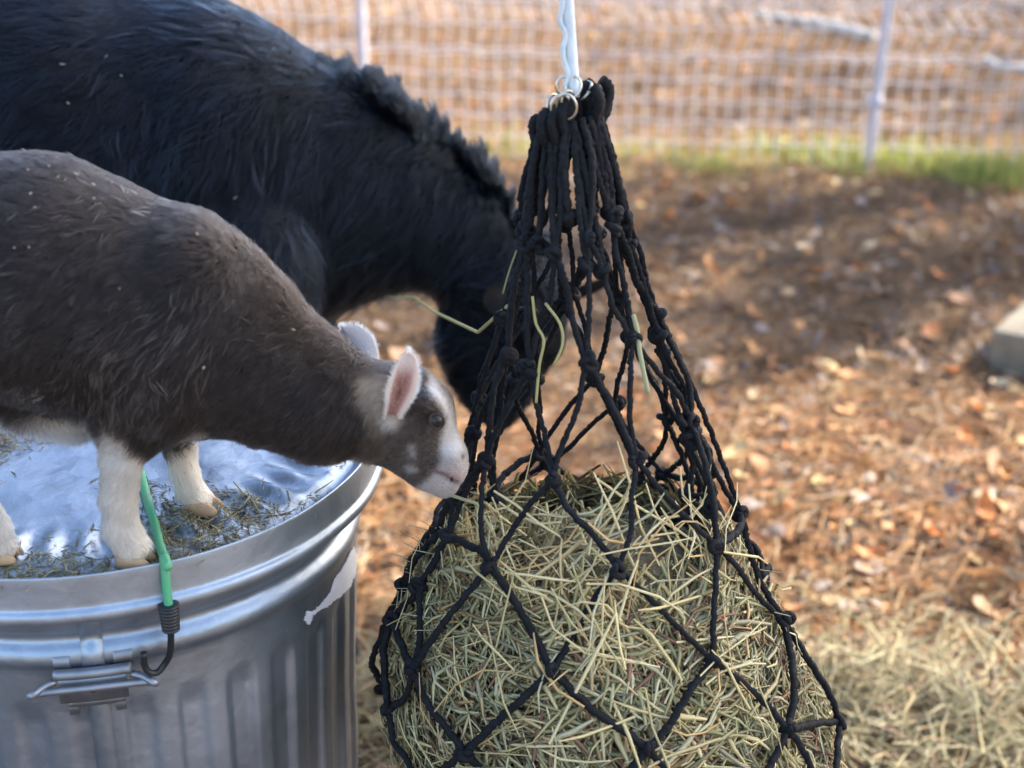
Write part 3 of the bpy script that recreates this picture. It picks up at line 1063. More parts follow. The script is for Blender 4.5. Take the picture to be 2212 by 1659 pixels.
def fur(name, parent, body, V, Q, n, flow, length, color, lift, radius, clump_n, clump_amt, mess=0.25, npts=5, keep=None, seed=1, dens=None, mat='hair'):
    r = np.random.default_rng(seed)
    a, b, c, d = V[Q[:, 0]], V[Q[:, 1]], V[Q[:, 2]], V[Q[:, 3]]
    area = np.linalg.norm(np.cross(c - a, d - b), axis=1) * .5
    cen = (a + b + c + d) / 4
    w = area.copy()
    if dens is not None:
        w *= dens(cen)
    k = r.choice(len(Q), n, p=w / w.sum())
    s, t = r.uniform(0, 1, (n, 1)), r.uniform(0, 1, (n, 1))
    root = (a[k] * (1 - s) + b[k] * s) * (1 - t) + (d[k] * (1 - s) + c[k] * s) * t
    N = body.normal(root)
    root = root - N * body.field(root)[:, None]
    if keep is not None:
        m = keep(root)
        root, N = root[m], N[m]
        n = len(root)
    u, v = proj(root)
    f2 = flow(u, v)
    T = np.stack([f2[:, 0], np.zeros(n), -f2[:, 1]], -1)
    # small wandering of the coat
    wob = fbm(root, 45, seed + 50, 2) * .5
    ca, sa = np.cos(wob), np.sin(wob)
    T = np.stack([T[:, 0] * ca - T[:, 2] * sa, T[:, 1] + r.normal(0, mess * .5, n), T[:, 0] * sa + T[:, 2] * ca], -1)
    T += r.normal(0, mess, (n, 3))
    T -= N * (T * N).sum(1)[:, None]
    T /= np.linalg.norm(T, axis=1)[:, None] + 1e-9
    L = length(u, v, root) * r.uniform(.65, 1.2, n)
    lf = lift(u, v, root)
    ts = np.linspace(0, 1, npts)
    # leaves the skin at an angle, then lies over along the flow
    pts = root[:, None, :] + L[:, None, None] * (T[:, None, :] * (ts ** 1.25)[None, :, None] * 0.95 + N[:, None, :] * ((ts - .45 * ts ** 2)[None, :] * lf[:, None])[..., None])
    pts[..., 2] -= L[:, None] * (ts ** 2)[None, :] * .06
    if clump_n:
        ck = r.choice(n, clump_n, replace=False)
        kd = kdtree.KDTree(clump_n)
        for i, q in enumerate(root[ck]):
            kd.insert(q, i)
        kd.balance()
        near = np.array([kd.find(q)[1] for q in root.tolist()])
        tgt = pts[ck][near]
        wgt = (ts ** 1.4)[None, :, None] * np.clip(clump_amt * r.uniform(.4, 1.2, n), 0, .95)[:, None, None]
        tgt = tgt + (root - root[ck][near])[:, None, :] * .25
        pts = pts * (1 - wgt) + tgt * wgt
        cl_col = r.normal(0, 1, clump_n)[near]
    else:
        cl_col = np.zeros(n)
    C = color(u, v, root, r)
    calm = 1 - .85 * np.clip(C.mean(1) / .22, 0, 1)          # pale hair varies less from lock to lock
    C = C * np.clip(1 + .28 * calm * cl_col, .45, 2.2)[:, None] * (1 + (r.uniform(-.22, .22, n) * (.3 + .7 * calm))[:, None])
    cu = bpy.data.hair_curves.new(name)
    cu.add_curves([npts] * n)
    cu.attributes['position'].data.foreach_set('vector', pts.astype(np.float32).ravel())
    ra = cu.attributes.get('radius') or cu.attributes.new('radius', 'FLOAT', 'POINT')
    prof = np.array([1, 1, .9, .7, .25]) if npts == 5 else np.interp(ts, [0, .5, 1], [1, .9, .25])
    ra.data.foreach_set('value', (radius * prof[None, :] * r.uniform(.7, 1.3, (n, 1))).astype(np.float32).ravel())
    ca_ = cu.attributes.new('hair_color', 'FLOAT_COLOR', 'CURVE')
    cc = np.ones((n, 4), np.float32)
    cc[:, :3] = np.clip(C, .001, .95)
    ca_.data.foreach_set('color', cc.ravel())
    cu.materials.append(M[mat])
    o = bpy.data.objects.new(name, cu)
    COL.objects.link(o)
    o.parent = parent
    o.location = -parent.location
    return o

def ellipse_blob(c, ax, V0, Q0):
    return c + V0 @ np.asarray(ax), Q0

def ball(nu=16, nv=12):
    th = np.linspace(0, 2 * np.pi, nu, endpoint=False)
    ph = np.linspace(0, np.pi, nv + 1)
    V = np.stack([np.outer(np.sin(ph), np.cos(th)), np.outer(np.sin(ph), np.sin(th)), np.outer(np.cos(ph), np.ones(nu))], -1).reshape(-1, 3)
    i = np.arange(nv)[:, None] * nu
    j = np.arange(nu)[None, :]
    Q = np.stack([i + j, i + nu + j, i + nu + (j + 1) % nu, i + (j + 1) % nu], -1).reshape(-1, 4)
    return V, Q

def make_ear(name, base, tip, side, width, depth, parent, col_in, col_edge, col_out, cup=0.55, fold=False, hair=True, mat='ear_skin'):
    """a cupped goat ear: base and tip points, `side` = direction the opening faces"""
    base, tip, side = (np.asarray(x, float) for x in (base, tip, side))
    ax = tip - base
    L = np.linalg.norm(ax)
    ax = ax / L
    nrm = side - ax * (side @ ax)
    nrm /= np.linalg.norm(nrm)
    lat = np.cross(nrm, ax)
    ns, nt = 26, 19
    V, C = [], []
    for shell in (0, 1):
        for i in range(ns):
            s = i / (ns - 1)
            w = width * .5 * min(1.0, .50 + 1.1 * s) * math.sqrt(max(0.0, 1 - max(0.0, (s - .45) / .55) ** 2.3))
            w = max(w, width * .04)
            for j in range(nt):
                t = (j / (nt - 1)) * 2 - 1
                cupz = depth * cup * (t * t - 1) * (1 - .55 * s)
                th = .0028 * (1 - .5 * abs(t)) * (1 - .4 * s)
                p = base + ax * (s * L) + lat * (w * t) + nrm * (cupz - (th if shell else 0) + .0035 * math.sin(s * 3.1))
                V.append(p)
                e = max(abs(t), 1.25 * s - .3)
                k = sst(.45, .85, e)
                cc = np.array(col_out) if shell else np.array(col_in) * (1 - k) + np.array(col_edge) * k
                if fold and not shell:
                    m = .85 * math.exp(-((s - .38) / .11) ** 2 - ((t + .05) / .20) ** 2) + .5 * math.exp(-((s - .56) / .09) ** 2 - ((t - .15) / .16) ** 2) + .4 * math.exp(-((s - .60) / .10) ** 2 - ((t + .22) / .10) ** 2)
                    m = min(1, m)
                    cc = cc * (1 - m) + np.array((.085, .016, .014)) * m
                C.append(cc)
    V, C = np.array(V), np.array(C)
    i = np.arange(ns - 1)[:, None] * nt
    j = np.arange(nt - 1)[None, :]
    q = np.stack([i + j, i + j + 1, i + nt + j + 1, i + nt + j], -1).reshape(-1, 4)
    o = ns * nt
    rim = []
    loop = [k for k in range(nt)] + [k * nt + nt - 1 for k in range(1, ns)] + [(ns - 1) * nt + k for k in range(nt - 2, -1, -1)] + [k * nt for k in range(ns - 2, 0, -1)]
    for a, b in zip(loop, loop[1:] + loop[:1]):
        rim.append((b, a, o + a, o + b))
    me = mesh(name, V, np.vstack([q, q[:, ::-1] + o, np.array(rim)]), C)
    ob = put(name, me, M[mat], parent)
    if hair:
        n = 1500
        g = np.array(loop)
        i0 = rng.integers(0, len(g), n)
        w = rng.uniform(0, 1, (n, 1))
        a, b = V[g[i0]], V[g[(i0 + 1) % len(g)]]
        root = a * (1 - w) + b * w
        mid = base + ax * np.clip((root - base) @ ax, 0, L)[:, None]
        out = root - mid
        out /= np.linalg.norm(out, axis=1)[:, None] + 1e-6
        d = out * .7 + ax * .8 + nrm * rng.uniform(-.5, .6, (n, 1)) + rng.normal(0, .25, (n, 3))
        d /= np.linalg.norm(d, axis=1)[:, None]
        Lh = rng.uniform(.0015, .0042, n)
        # and a soft nap inside and out
        root2 = V[rng.integers(0, len(V), 900)]
        d2 = ax + rng.normal(0, .35, (900, 3)) + nrm * rng.choice([-.5, .4], (900, 1))
        root, d, Lh = np.vstack([root, root2]), np.vstack([d, d2]), np.concatenate([Lh, rng.uniform(.001, .0026, 900)])
        n = len(root)
        ts = np.linspace(0, 1, 4)
        pts = root[:, None] + d[:, None] * (Lh[:, None] * ts)[..., None]
        cu = bpy.data.hair_curves.new('ear_hair')
        cu.add_curves([4] * n)
        cu.attributes['position'].data.foreach_set('vector', pts.astype(np.float32).ravel())
        ra = cu.attributes.get('radius') or cu.attributes.new('radius', 'FLOAT', 'POINT')
        ra.data.foreach_set('value', np.tile(np.array([.00013, .00012, .0001, .00004], np.float32), n))
        ca = cu.attributes.new('hair_color', 'FLOAT_COLOR', 'CURVE')
        ca.data.foreach_set('color', np.tile(np.array([*col_edge, 1], np.float32), n))
        cu.materials.append(M['hair'])
        h = bpy.data.objects.new('ear_hair', cu)
        COL.objects.link(h)
        h.parent = ob
        h.location = -parent.location - ob.location
    return ob, (base, ax, lat, nrm, L)

def make_eye(parent, c, out, fwd, r, iris, lidcol):
    """eyeball with a level slit pupil, and a lid ring round it"""
    out = np.asarray(out, float) / np.linalg.norm(out)
    fwd = np.asarray(fwd, float)
    fwd = fwd - out * (fwd @ out)
    fwd /= np.linalg.norm(fwd)
    up = np.cross(out, fwd)
    V, Q = ball(28, 20)
    C = np.empty((len(V), 3))
    zf = V[:, 2]
    a, b = V[:, 0], V[:, 1]
    C[:] = iris
    C[zf < .60] = np.array(iris) * 1.4
    C[(zf > .5) & (np.abs(a) < .40) & (np.abs(b) < .17)] = (.002, .002, .003)
    W = c + r * (a[:, None] * fwd + b[:, None] * up + zf[:, None] * out)
    e = put('eye', mesh('eye', W, Q, C), M['eye'], parent)
    th = np.linspace(0, 2 * np.pi, 25)
    ring = c + r * (1.06 * np.cos(th)[:, None] * fwd + .80 * np.sin(th)[:, None] * up + (.50 - .12 * np.cos(2 * th))[:, None] * out)
    V, f = tube(ring, r * .20, 8, cap=False)
    put('eyelid', mesh('eyelid', V, f, np.tile(lidcol, (len(V), 1))), M['skin'], parent)
    return e

def make_hoof(parent, toe, fwd, size, spread=1.0):
    """cloven hoof: two claws under the foot, toe = point on the ground below the foot's centre"""
    fwd = np.asarray(fwd, float)
    fwd /= np.linalg.norm(fwd)
    lat = np.array([-fwd[1], fwd[0], 0])
    mb = MB()
    for s in (-1, 1):
        V, Q = ball(14, 10)
        V = V.copy()
        V[:, 2] = np.maximum(V[:, 2], -.25)
        tp = 1 - .25 * np.clip(V[:, 0], 0, 1)
        W = toe + fwd * (V[:, :1] * size * .95 + size * .12) + lat * ((V[:, 1:2] * .42 * tp[:, None] + s * .46 * spread) * size) + np.array([0, 0, 1]) * ((V[:, 2:] + .25) * size * .62 * (1 - .35 * V[:, :1]))
        mb.add(W, Q)
    return put('hoof', mb.mesh('hoof'), M['hoof'], parent)

def poly_mask(u, v, poly, soft=14.0):
    """soft inside test of picture points against a polygon"""
    poly = np.asarray(poly, float)
    n = len(poly)
    ins = np.zeros(len(u), bool)
    dist = np.full(len(u), 1e9)
    for i in range(n):
        (x1, y1), (x2, y2) = poly[i], poly[(i + 1) % n]
        c = ((y1 > v) != (y2 > v)) & (u < (x2 - x1) * (v - y1) / (y2 - y1 + 1e-9) + x1)
        ins ^= c
        t = np.clip(((u - x1) * (x2 - x1) + (v - y1) * (y2 - y1)) / ((x2 - x1) ** 2 + (y2 - y1) ** 2 + 1e-9), 0, 1)
        dist = np.minimum(dist, np.hypot(u - x1 - t * (x2 - x1), v - y1 - t * (y2 - y1)))
    sd = np.where(ins, dist, -dist)
    return sst(-soft, soft, sd)

# ------------------------------------------------------------------ the kid
def make_kid():
    B = Body(YK)
    dn = Ynear - YK
    df = Yfar - YK
    K = .010
    # trunk
    B.add((-430, 560, 235), (-120, 585, 250), .80, K)
    B.add((-120, 585, 250), (90, 605, 262), .80, K)
    B.add((90, 605, 262), (230, 655, 250), .80, K)
    B.add((230, 655, 250), (370, 690, 222), .76, K)
    B.add((370, 692, 222), (472, 742, 192), .70, K)
    B.add((472, 742, 192), (602, 816, 144), .68, K)
    B.add((602, 816, 144), (706, 866, 121), .72, K)
    B.add((706, 866, 121), (790, 884, 96), .80, K)
    B.add((300, 795, 140), (420, 800, 128), .95, .014)
    B.add((395, 600, 110, -.022), (330, 820, 100, -.030), .8, .016)
    B.add((395, 600, 110, .022), (330, 820, 100, .030), .8, .016)
    B.add((405, 560, 84), (460, 590, 66), .8, .02)
    # head
    B.add((858, 868, 84), (902, 900, 74), .86, .014)
    B.add((900, 905, 70), (955, 985, 47), .74, .012)
    B.add((955, 985, 47), (968, 1012, 40), .86, .010)
    B.add((850, 950, 52), (918, 1012, 36), .60, .012)
    B.add((918, 1012, 36), (957, 1043, 25), .78, .010)
    B.add((845, 935, 60), (880, 958, 57), .9, .012)
    B.add((905, 838, 38), (940, 862, 28), .9, .010)
    B.add((955, 1040, 20), (962, 1054, 15), .9, .008)
    # brow and muzzle bulges
    B.add((930, 868, 26, -.020), (950, 890, 16, -.019), 1, .008)
    B.add((930, 868, 26, .020), (950, 890, 16, .019), 1, .008)
    B.add((975, 985, 20, -.010), (985, 1008, 15, -.008), 1, .006)
    B.add((975, 985, 20, .010), (985, 1008, 15, .008), 1, .006)
    # eye sockets, mouth, nostrils
    B.add((938, 906, 15, -.031), (942, 908, 15, -.031), 1, .004, True)
    B.add((938, 906, 15, .031), (942, 908, 15, .031), 1, .004, True)
    for s in (-1, 1):
        B.add((944, 1018, 5, s * .019), (976, 1036, 6, s * .012), 1, .003, True)
        B.add((996, 986, 5.5, s * .0095), (1000, 996, 4, s * .0105), 1, .002, True)
    B.add((975, 1034, 5, -.010), (984, 1038, 5, 0), 1, .002, True)
    B.add((975, 1034, 5, .010), (984, 1038, 5, 0), 1, .002, True)
    # legs: near fore, far fore, near hind, far hind
    B.add((300, 880, 92, dn * .8), (266, 985, 40, dn), .8, .016)
    B.add((266, 985, 40, dn), (257, 1070, 33, dn), .9, .003)
    B.add((257, 1070, 33, dn), (262, 1135, 33, dn), .9, .003)
    B.add((262, 1135, 33, dn), (286, 1186, 36, dn), .95, .003)
    B.add((385, 860, 80, df * .8), (388, 950, 32, df), .8, .016)
    B.add((388, 950, 32, df), (396, 1010, 26, df), .9, .003)
    B.add((396, 1010, 26, df), (413, 1062, 27, df), .9, .003)
    B.add((413, 1062, 27, df), (432, 1084, 28, df), .95, .003)
    B.add((-160, 800, 150, dn * .8), (-120, 960, 70, dn), .8, .016)
    B.add((-120, 960, 70, dn), (-70, 1050, 38, dn), .9, .003)
    B.add((-70, 1050, 38, dn), (-22, 1135, 33, dn), .9, .003)
    B.add((-22, 1135, 33, dn), (-2, 1186, 36, dn), .95, .003)
    B.add((-300, 800, 140, df * .8), (-270, 950, 60, df), .8, .016)
    B.add((-270, 950, 60, df), (-240, 1010, 34, df), .9, .003)
    B.add((-240, 1010, 34, df), (-205, 1085, 30, df), .9, .003)
    # belly fluff and tail
    B.add((60, 860, 60), (150, 880, 60), .9, .02)
    B.add((-620, 470, 40), (-680, 400, 26), .6, .02)
    V, Q = B.build(.0032)

    blaze = [(932, 815), (952, 842), (968, 866), (978, 900), (990, 935), (1006, 970), (1016, 1000), (1004, 1014), (976, 1006), (956, 994), (948, 972), (950, 945), (958, 925), (966, 905), (958, 886), (944, 868), (932, 850), (926, 832)]
    muz = [(1018, 985), (1014, 1040), (992, 1088), (940, 1088), (908, 1062), (914, 1046), (932, 1030), (946, 1012), (955, 990)]
    cheek1 = [(884, 955), (896, 960), (900, 985), (890, 985)]
    cheek2 = [(878, 1005), (900, 1003), (905, 1015), (885, 1020)]
    earp = [(788, 815), (835, 815), (850, 860), (872, 900), (858, 920), (828, 910), (800, 880), (782, 845)]
    def color(u, v, p, r=None):
        n = len(u)
        nz = fbm(p, 60, 12, 3)
        n2 = fbm(p, 22, 13, 2)
        c = np.tile(np.array([.0170, .0132, .0124]), (n, 1)) * (1 + .22 * n2)[:, None]
        back = sst(520, 330, v - .25 * u)
        c = c * (1 - back[:, None] * .1) + back[:, None] * .1 * np.array([.040, .034, .034])
        neck = sst(520, 650, u) * sst(790, 740, u)
        c = c * (1 - .5 * neck)[:, None] + .5 * neck[:, None] * np.array([.0205, .0145, .012])
        # grey brown face
        face = sst(775, 830, u + .1 * (v - 900))
        c = c * (1 - face)[:, None] + face[:, None] * np.array([.060, .046, .039]) * (1 + .2 * nz)[:, None]
        dark = poly_mask(u, v, [(880, 775), (925, 785), (935, 850), (905, 880), (890, 860), (895, 810)], 12)
        c = c * (1 - dark * .7)[:, None] + .7 * dark[:, None] * np.array([.04, .034, .031])
        e = poly_mask(u, v, earp, 16) * .62
        wt = np.exp(-(((u - 846) / 20) ** 2 + ((v - 912) / 15) ** 2)) * .9
        c = c * (1 - e)[:, None] + e[:, None] * np.array([.36, .28, .20])
        c = c * (1 - wt)[:, None] + wt[:, None] * np.array([.52, .47, .42])
        # throat patch
        th = np.exp(-(((u - 775) / 30) ** 2 + ((v - 992) / 16) ** 2)) * .7
        c = c * (1 - th)[:, None] + th[:, None] * np.array([.33, .25, .18])
        for poly, colr, soft, amt in ((blaze, (.46, .43, .41), 11, 1), (muz, (.42, .37, .355), 8, 1), (cheek1, (.45, .43, .43), 9, .6), (cheek2, (.45, .43, .43), 9, .55)):
            k = np.clip(poly_mask(u + nz * 6, v + nz * 4, poly, soft) * amt, 0, 1)
            c = c * (1 - k)[:, None] + k[:, None] * np.array(colr)
        pink = np.exp(-(((u - 985) / 14) ** 2 + ((v - 1026) / 14) ** 2)) * .55
        c = c * (1 - pink)[:, None] + pink[:, None] * np.array([.62, .38, .36])
        lip = np.zeros(n)
        mp = [(944, 1018), (962, 1026), (976, 1036), (988, 1040)]
        for (x1, y1), (x2, y2) in zip(mp[:-1], mp[1:]):
            t = np.clip(((u - x1) * (x2 - x1) + (v - y1) * (y2 - y1)) / ((x2 - x1) ** 2 + (y2 - y1) ** 2), 0, 1)
            lip = np.maximum(lip, np.exp(-(np.hypot(u - x1 - t * (x2 - x1), v - y1 - t * (y2 - y1)) / 5) ** 2))
        lip = np.maximum(lip, np.exp(-(((u - 1000) / 5) ** 2 + ((v - 988) / 7) ** 2)) * .9)
        c = c * (1 - lip * .9)[:, None] + .9 * lip[:, None] * np.array([.09, .04, .04])
        # cream legs and belly fringe
        lg = sst(935, 985, v + nz * 22 + 26 * np.sin(u / 31)) * sst(505, 470, u)
        lg = np.maximum(lg, sst(865, 915, v + nz * 18) * sst(215, 150, u))
        c = c * (1 - lg)[:, None] + lg[:, None] * np.array([.66, .57, .47]) * (1 + .12 * nz)[:, None]
        return c
    u, v = proj(V)
    skin = put('kid_goat', mesh('kid_goat', V, Q, np.clip(color(u, v, V) * .8, .01, 1)), M['skin'])
    tag(skin, 'small brown goat kid with cream legs standing on the can lid', 'goat')

    flow = flow_field([(-200, 450, -1, .15), (0, 350, -1, .05), (100, 480, -1, .35), (100, 650, -.9, .55), (100, 800, -.6, .8), (250, 420, -.95, .2), (300, 560, -.9, .5), (320, 720, -.75, .7), (330, 850, -.3, 1),
                       (450, 520, -.9, .3), (480, 650, -.75, .6), (480, 800, -.5, .9), (450, 920, -.5, .7), (600, 680, -.8, .3), (620, 800, -.6, .7), (640, 930, -.6, .8), (720, 760, -.9, .1), (740, 860, -.7, .7), (720, 980, -.6, .8),
                       (800, 830, -.8, .2), (800, 930, -.6, .8), (860, 790, -.9, -.5), (880, 930, -.7, .5), (930, 850, -.5, -.9), (960, 900, -.35, -.9), (920, 980, -.8, .3), (985, 970, -.4, -.9), (960, 1050, -.7, .5), (880, 1020, -.8, .5),
                       (265, 1000, 0, 1), (258, 1080, .05, 1), (270, 1170, .3, 1), (390, 960, 0, 1), (400, 1030, .1, 1), (430, 1085, .4, 1), (-20, 1100, .2, 1), (10, 1180, .3, 1)], YK)
    def is_face(u, v):
        return sst(790, 850, u)
    def is_leg(u, v):
        return sst(930, 990, v) * sst(520, 470, u)
    def length(u, v, p):
        L = np.full(len(u), .0125)
        L = L + .004 * sst(780, 900, v) * sst(480, 380, u)            # belly fringe
        L = L + .003 * sst(480, 600, u) * sst(790, 740, u)
        f, g = is_face(u, v), is_leg(u, v)
        L = L * (1 - f) + f * .0040
        L = L * (1 - sst(900, 960, u)) + sst(900, 960, u) * .0020
        L = L * (1 - .5 * sst(985, 1010, v) * sst(930, 950, u))
        L = L * (1 - g) + g * .0110
        return L
    def lift(u, v, p):
        f, g = is_face(u, v), is_leg(u, v)
        return .42 * (1 - f) * (1 - g) + f * .30 + g * .38
    def hcol(u, v, p, r):
        c = color(u, v, p)
        # pale grey guard hairs along the ribs and belly
        k = (r.uniform(0, 1, len(u)) < .03 + .16 * sst(.0, .5, fbm(p, 38, 77, 2)) * sst(560, 720, v) * sst(560, 350, u)) & (c.mean(1) < .2)
        c[k] = c[k] * .4 + np.array([.20, .175, .155]) * .6
        return c
    fur('fur', skin, B, V, Q, 220000, flow, length, hcol, lift, .00016, 14000, .62, .26,
        keep=lambda p: p[:, 2] > LID_Z + .013,
        dens=lambda c: np.where(c[:, 1] < YK + .02, 1.0, .4) * np.where(proj(c)[0] < -60, .35, 1.0) * np.where(proj(c)[0] > 800, 2.6, 1.0), seed=3)
    # loose pale guard hairs in wisps along ribs, belly and neck
    wisp = lambda p: fbm(p, 34, 88, 2)
    fur('guard_hair', skin, B, V, Q, 4600, flow, lambda u, v, p: np.full(len(u), .0150), lambda u, v, p, r: np.tile(np.array([.17, .15, .13]), (len(u), 1)) * r.uniform(.35, 1.1, (len(u), 1)),
        lambda u, v, p: np.full(len(u), .5), .00026, 700, .7, .30, keep=lambda p: (wisp(p) + rng.normal(0, .15, len(p)) > .12) & (proj(p)[1] < 900) & (proj(p)[0] < 800),
        dens=lambda c: (.15 + sst(540, 700, proj(c)[1]) * sst(520, 330, proj(c)[0])) * (c[:, 1] < YK) + .05, seed=14)
    # eyes
    for s in (-1, 1):
        c = B.pt(941, 907, s * .0248)
        make_eye(skin, c, (.35, s * 1.0, .12), (.5, 0, -.85), .0054, (.020, .015, .012), (.040, .032, .028))
    # ears: near one opens towards the viewer, the far one shows its pale back
    pink, edge = (.30, .165, .14), (.56, .50, .46)
    make_ear('ear', B.pt(847, 906, -.034), B.pt(884, 764, -.043), (.38, -1, .12), .0195, .010, skin, pink, edge, (.45, .39, .34), fold=True)
    # fringe of pale hairs round the near ear
    make_ear('ear', B.pt(806, 800, .028), B.pt(743, 706, .044), (-.2, 1, .25), .0235, .012, skin, pink, edge, (.36, .345, .335))
    # hooves
    for (uu, vv, d) in ((285, 1207, dn), (434, 1104, df), (-4, 1208, dn), (-208, 1108, df)):
        g = G(uu, vv, LID_Z)
        z = float(lid_z(g[:1], g[1:2])[0])
        make_hoof(skin, np.array([g[0], YK + d, z + .001]), (1, -.15, 0), .0135, 1.0)
    return B, skin
KB, kid = make_kid()

# ------------------------------------------------------------------ the black goat
def make_black_goat():
    B = Body(YB)
    K = .030
    B.add((-1150, 330, 400), (-500, 340, 420), .80, K)
    B.add((-500, 340, 420), (100, 350, 385), .80, K)
    B.add((100, 350, 385), (400, 365, 346), .76, K)
    B.add((400, 365, 346), (560, 415, 305), .66, K)
    B.add((560, 412, 300), (730, 422, 228), .60, K)
    B.add((730, 422, 228), (862, 452, 154), .60, K)
    B.add((862, 452, 154), (978, 508, 104), .62, K)
    B.add((978, 508, 104), (1088, 610, 104), .66, K)
    B.add((1085, 615, 112), (1120, 655, 100), .75, K)
    B.add((500, 520, 170), (605, 560, 95), .9, .04)
    # head, nose down
    B.add((1106, 660, 94), (1078, 760, 97), .70, .03)
    B.add((1078, 760, 97), (1078, 850, 58), .66, .03)
    B.add((1078, 850, 58), (1080, 902, 31), .80, .02)
    B.add((1030, 730, 72), (1050, 830, 46), .62, .03)
    B.add((1140, 690, 60), (1172, 740, 34), 1.1, .02)
    for s in (-1, 1):
        B.add((1172, 742, 15, s * .058), (1174, 744, 15, s * .058), 1, .005, True)
    # legs down to the ground
    def leg(u, v, r0, dy, xo, kneef):
        A = B.pt(u, v, dy)
        sc = dep(A) / F
        pts = [A, A + np.array([xo * .3, 0, -.20]), A + np.array([xo * .5 + kneef, 0, -(A[2] - .27)]), A + np.array([xo * .8, 0, -(A[2] - .12)]), A + np.array([xo, 0, -(A[2] - .045)])]
        rr = [r0 * sc, r0 * .62 * sc, .030, .024, .032]
        for i in range(4):
            B.pr.append((pts[i], pts[i + 1], rr[i], rr[i + 1], .9, .02, False))
        return pts[-1]
    feet = [leg(540, 560, 150, -.085, .02, .02), leg(580, 560, 150, .085, .05, .02), leg(-900, 500, 230, -.10, -.05, -.07), leg(-860, 500, 230, .10, .02, -.07)]
    B.add((-1500, 180, 50), (-1600, 120, 20), .6, .03)
    V, Q = B.build(.0075)
    u, v = proj(V)
    base = np.array([.0040, .0064, .0115])
    skin = put('black_goat', mesh('black_goat', V, Q, np.tile(base, (len(V), 1))), M['skin'])
    tag(skin, 'large black goat with bristling mane bending its head behind the hay net', 'goat')
    flow = flow_field([(-600, 200, -1, .3), (0, 60, -.95, .35), (0, 300, -.8, .7), (200, 60, -.9, .4), (250, 250, -.75, .65), (250, 420, -.6, .8), (400, 60, -.9, .35), (450, 250, -.7, .7), (450, 450, -.5, .85), (560, 120, -.8, .3), (600, 300, -.6, .8),
                       (640, 480, -.45, .9), (720, 180, -.5, .2), (740, 350, -.6, .75), (760, 520, -.5, .85), (860, 320, -.5, .5), (880, 470, -.6, .75), (880, 600, -.6, .8), (980, 420, -.5, .5), (1000, 540, -.6, .7), (960, 640, -.6, .8),
                       (1090, 560, -.6, .2), (1100, 680, -.3, -.6), (1090, 800, -.1, -1), (1160, 780, .1, -1), (1000, 760, -.6, .3), (600, 650, -.2, 1), (550, 900, 0, 1), (550, 1300, 0, 1)], YB)
    def face(u, v):
        return sst(960, 1020, u) * sst(560, 640, v)
    def length(u, v, p):
        f = face(u, v)
        low = sst(470, 560, v) * sst(640, 720, u)
        return (.030 - .015 * low) * (1 - f) + f * .009
    def lift(u, v, p):
        return np.full(len(u), .26)
    def col(u, v, p, r):
        n = len(u)
        return np.tile(base, (n, 1)) * ((1 + .25 * fbm(p, 18, 33, 2)) * (1 - .55 * face(u, v)))[:, None]
    fur('fur', skin, B, V, Q, 130000, flow, length, col, lift, .00028, 9000, .55, .16, mat='black_hair',
        dens=lambda c: np.where(c[:, 1] < YB + .04, 1.0, .3) * np.where(proj(c)[0] < -60, .25, 1.0) * np.where(c[:, 2] < .45, .3, 1), seed=5)
    # mane: long hairs that stand up along the crest of the neck
    up = flow_field([(500, 40, -1, -.3), (650, 90, -1, -.4), (800, 200, -1, -.8), (900, 310, -1, -.8), (1000, 400, -.9, -.9), (1120, 560, -.7, -1)], YB)
    crest = np.array([(430, 5), (540, 60), (650, 100), (725, 125), (790, 190), (850, 275), (900, 335), (960, 378), (1010, 420), (1060, 490), (1105, 545), (1135, 580)], float)
    def near_crest(p):
        uu, vv = proj(p)
        d = np.full(len(uu), 1e9)
        for (x1, y1), (x2, y2) in zip(crest[:-1], crest[1:]):
            t = np.clip(((uu - x1) * (x2 - x1) + (vv - y1) * (y2 - y1)) / ((x2 - x1) ** 2 + (y2 - y1) ** 2), 0, 1)
            d = np.minimum(d, np.hypot(uu - x1 - t * (x2 - x1), vv - y1 - t * (y2 - y1)))
        return d
    def mlen(u, v, p):
        d = near_crest(p)
        tuft = np.clip(1 + .75 * fbm(p * np.array([1, .3, 1]), 120, 55, 2), .4, 1.8)
        return .0135 * tuft * (.12 + .88 * sst(600, 860, u)) * (1 - .35 * sst(1060, 1140, u))
    mane = fur('mane', skin, B, V, Q, 40000, up, mlen, lambda u, v, p, r: np.tile(base * .5, (len(u), 1)), lambda u, v, p: np.full(len(u), 2.3), .00026, 1500, .85, .30, mat='black_hair',
               dens=lambda c: np.where((near_crest(c) < 98) & (np.abs(c[:, 1] - YB) < .045), .35 + sst(700, 860, proj(c)[0]), .00001), keep=lambda p: (near_crest(p) < 95) & (B.normal(p)[:, 2] > .58) & (np.abs(p[:, 1] - YB) < .035), seed=8)
    fur('guard_hair', skin, B, V, Q, 5000, flow, lambda u, v, p: np.full(len(u), .036), lambda u, v, p, r: np.tile(np.array([.012, .021, .040]), (len(u), 1)) * r.uniform(.3, 1.3, (len(u), 1)),
        lambda u, v, p: np.full(len(u), .34), .00034, 900, .7, .2, mat='black_hair', keep=lambda p: fbm(p, 14, 89, 2) + rng.normal(0, .2, len(p)) > .0,
        dens=lambda c: np.where((c[:, 1] < YB) & (proj(c)[0] > -60) & (c[:, 2] > .5), 1.0, .02), seed=15)
    for s in (-1, 1):
        make_eye(skin, B.pt(1166, 741, s * .050), (.5, s, .2), (-.1, 0, -1), .010, (.035, .025, .014), (.006, .006, .008))
    k = (.0025, .0026, .0032)
    make_ear('ear', B.pt(1190, 650, .03), B.pt(1336, 596, .05), (.1, -.6, -.6), .032, .014, skin, k, k, k, hair=False, mat='skin')
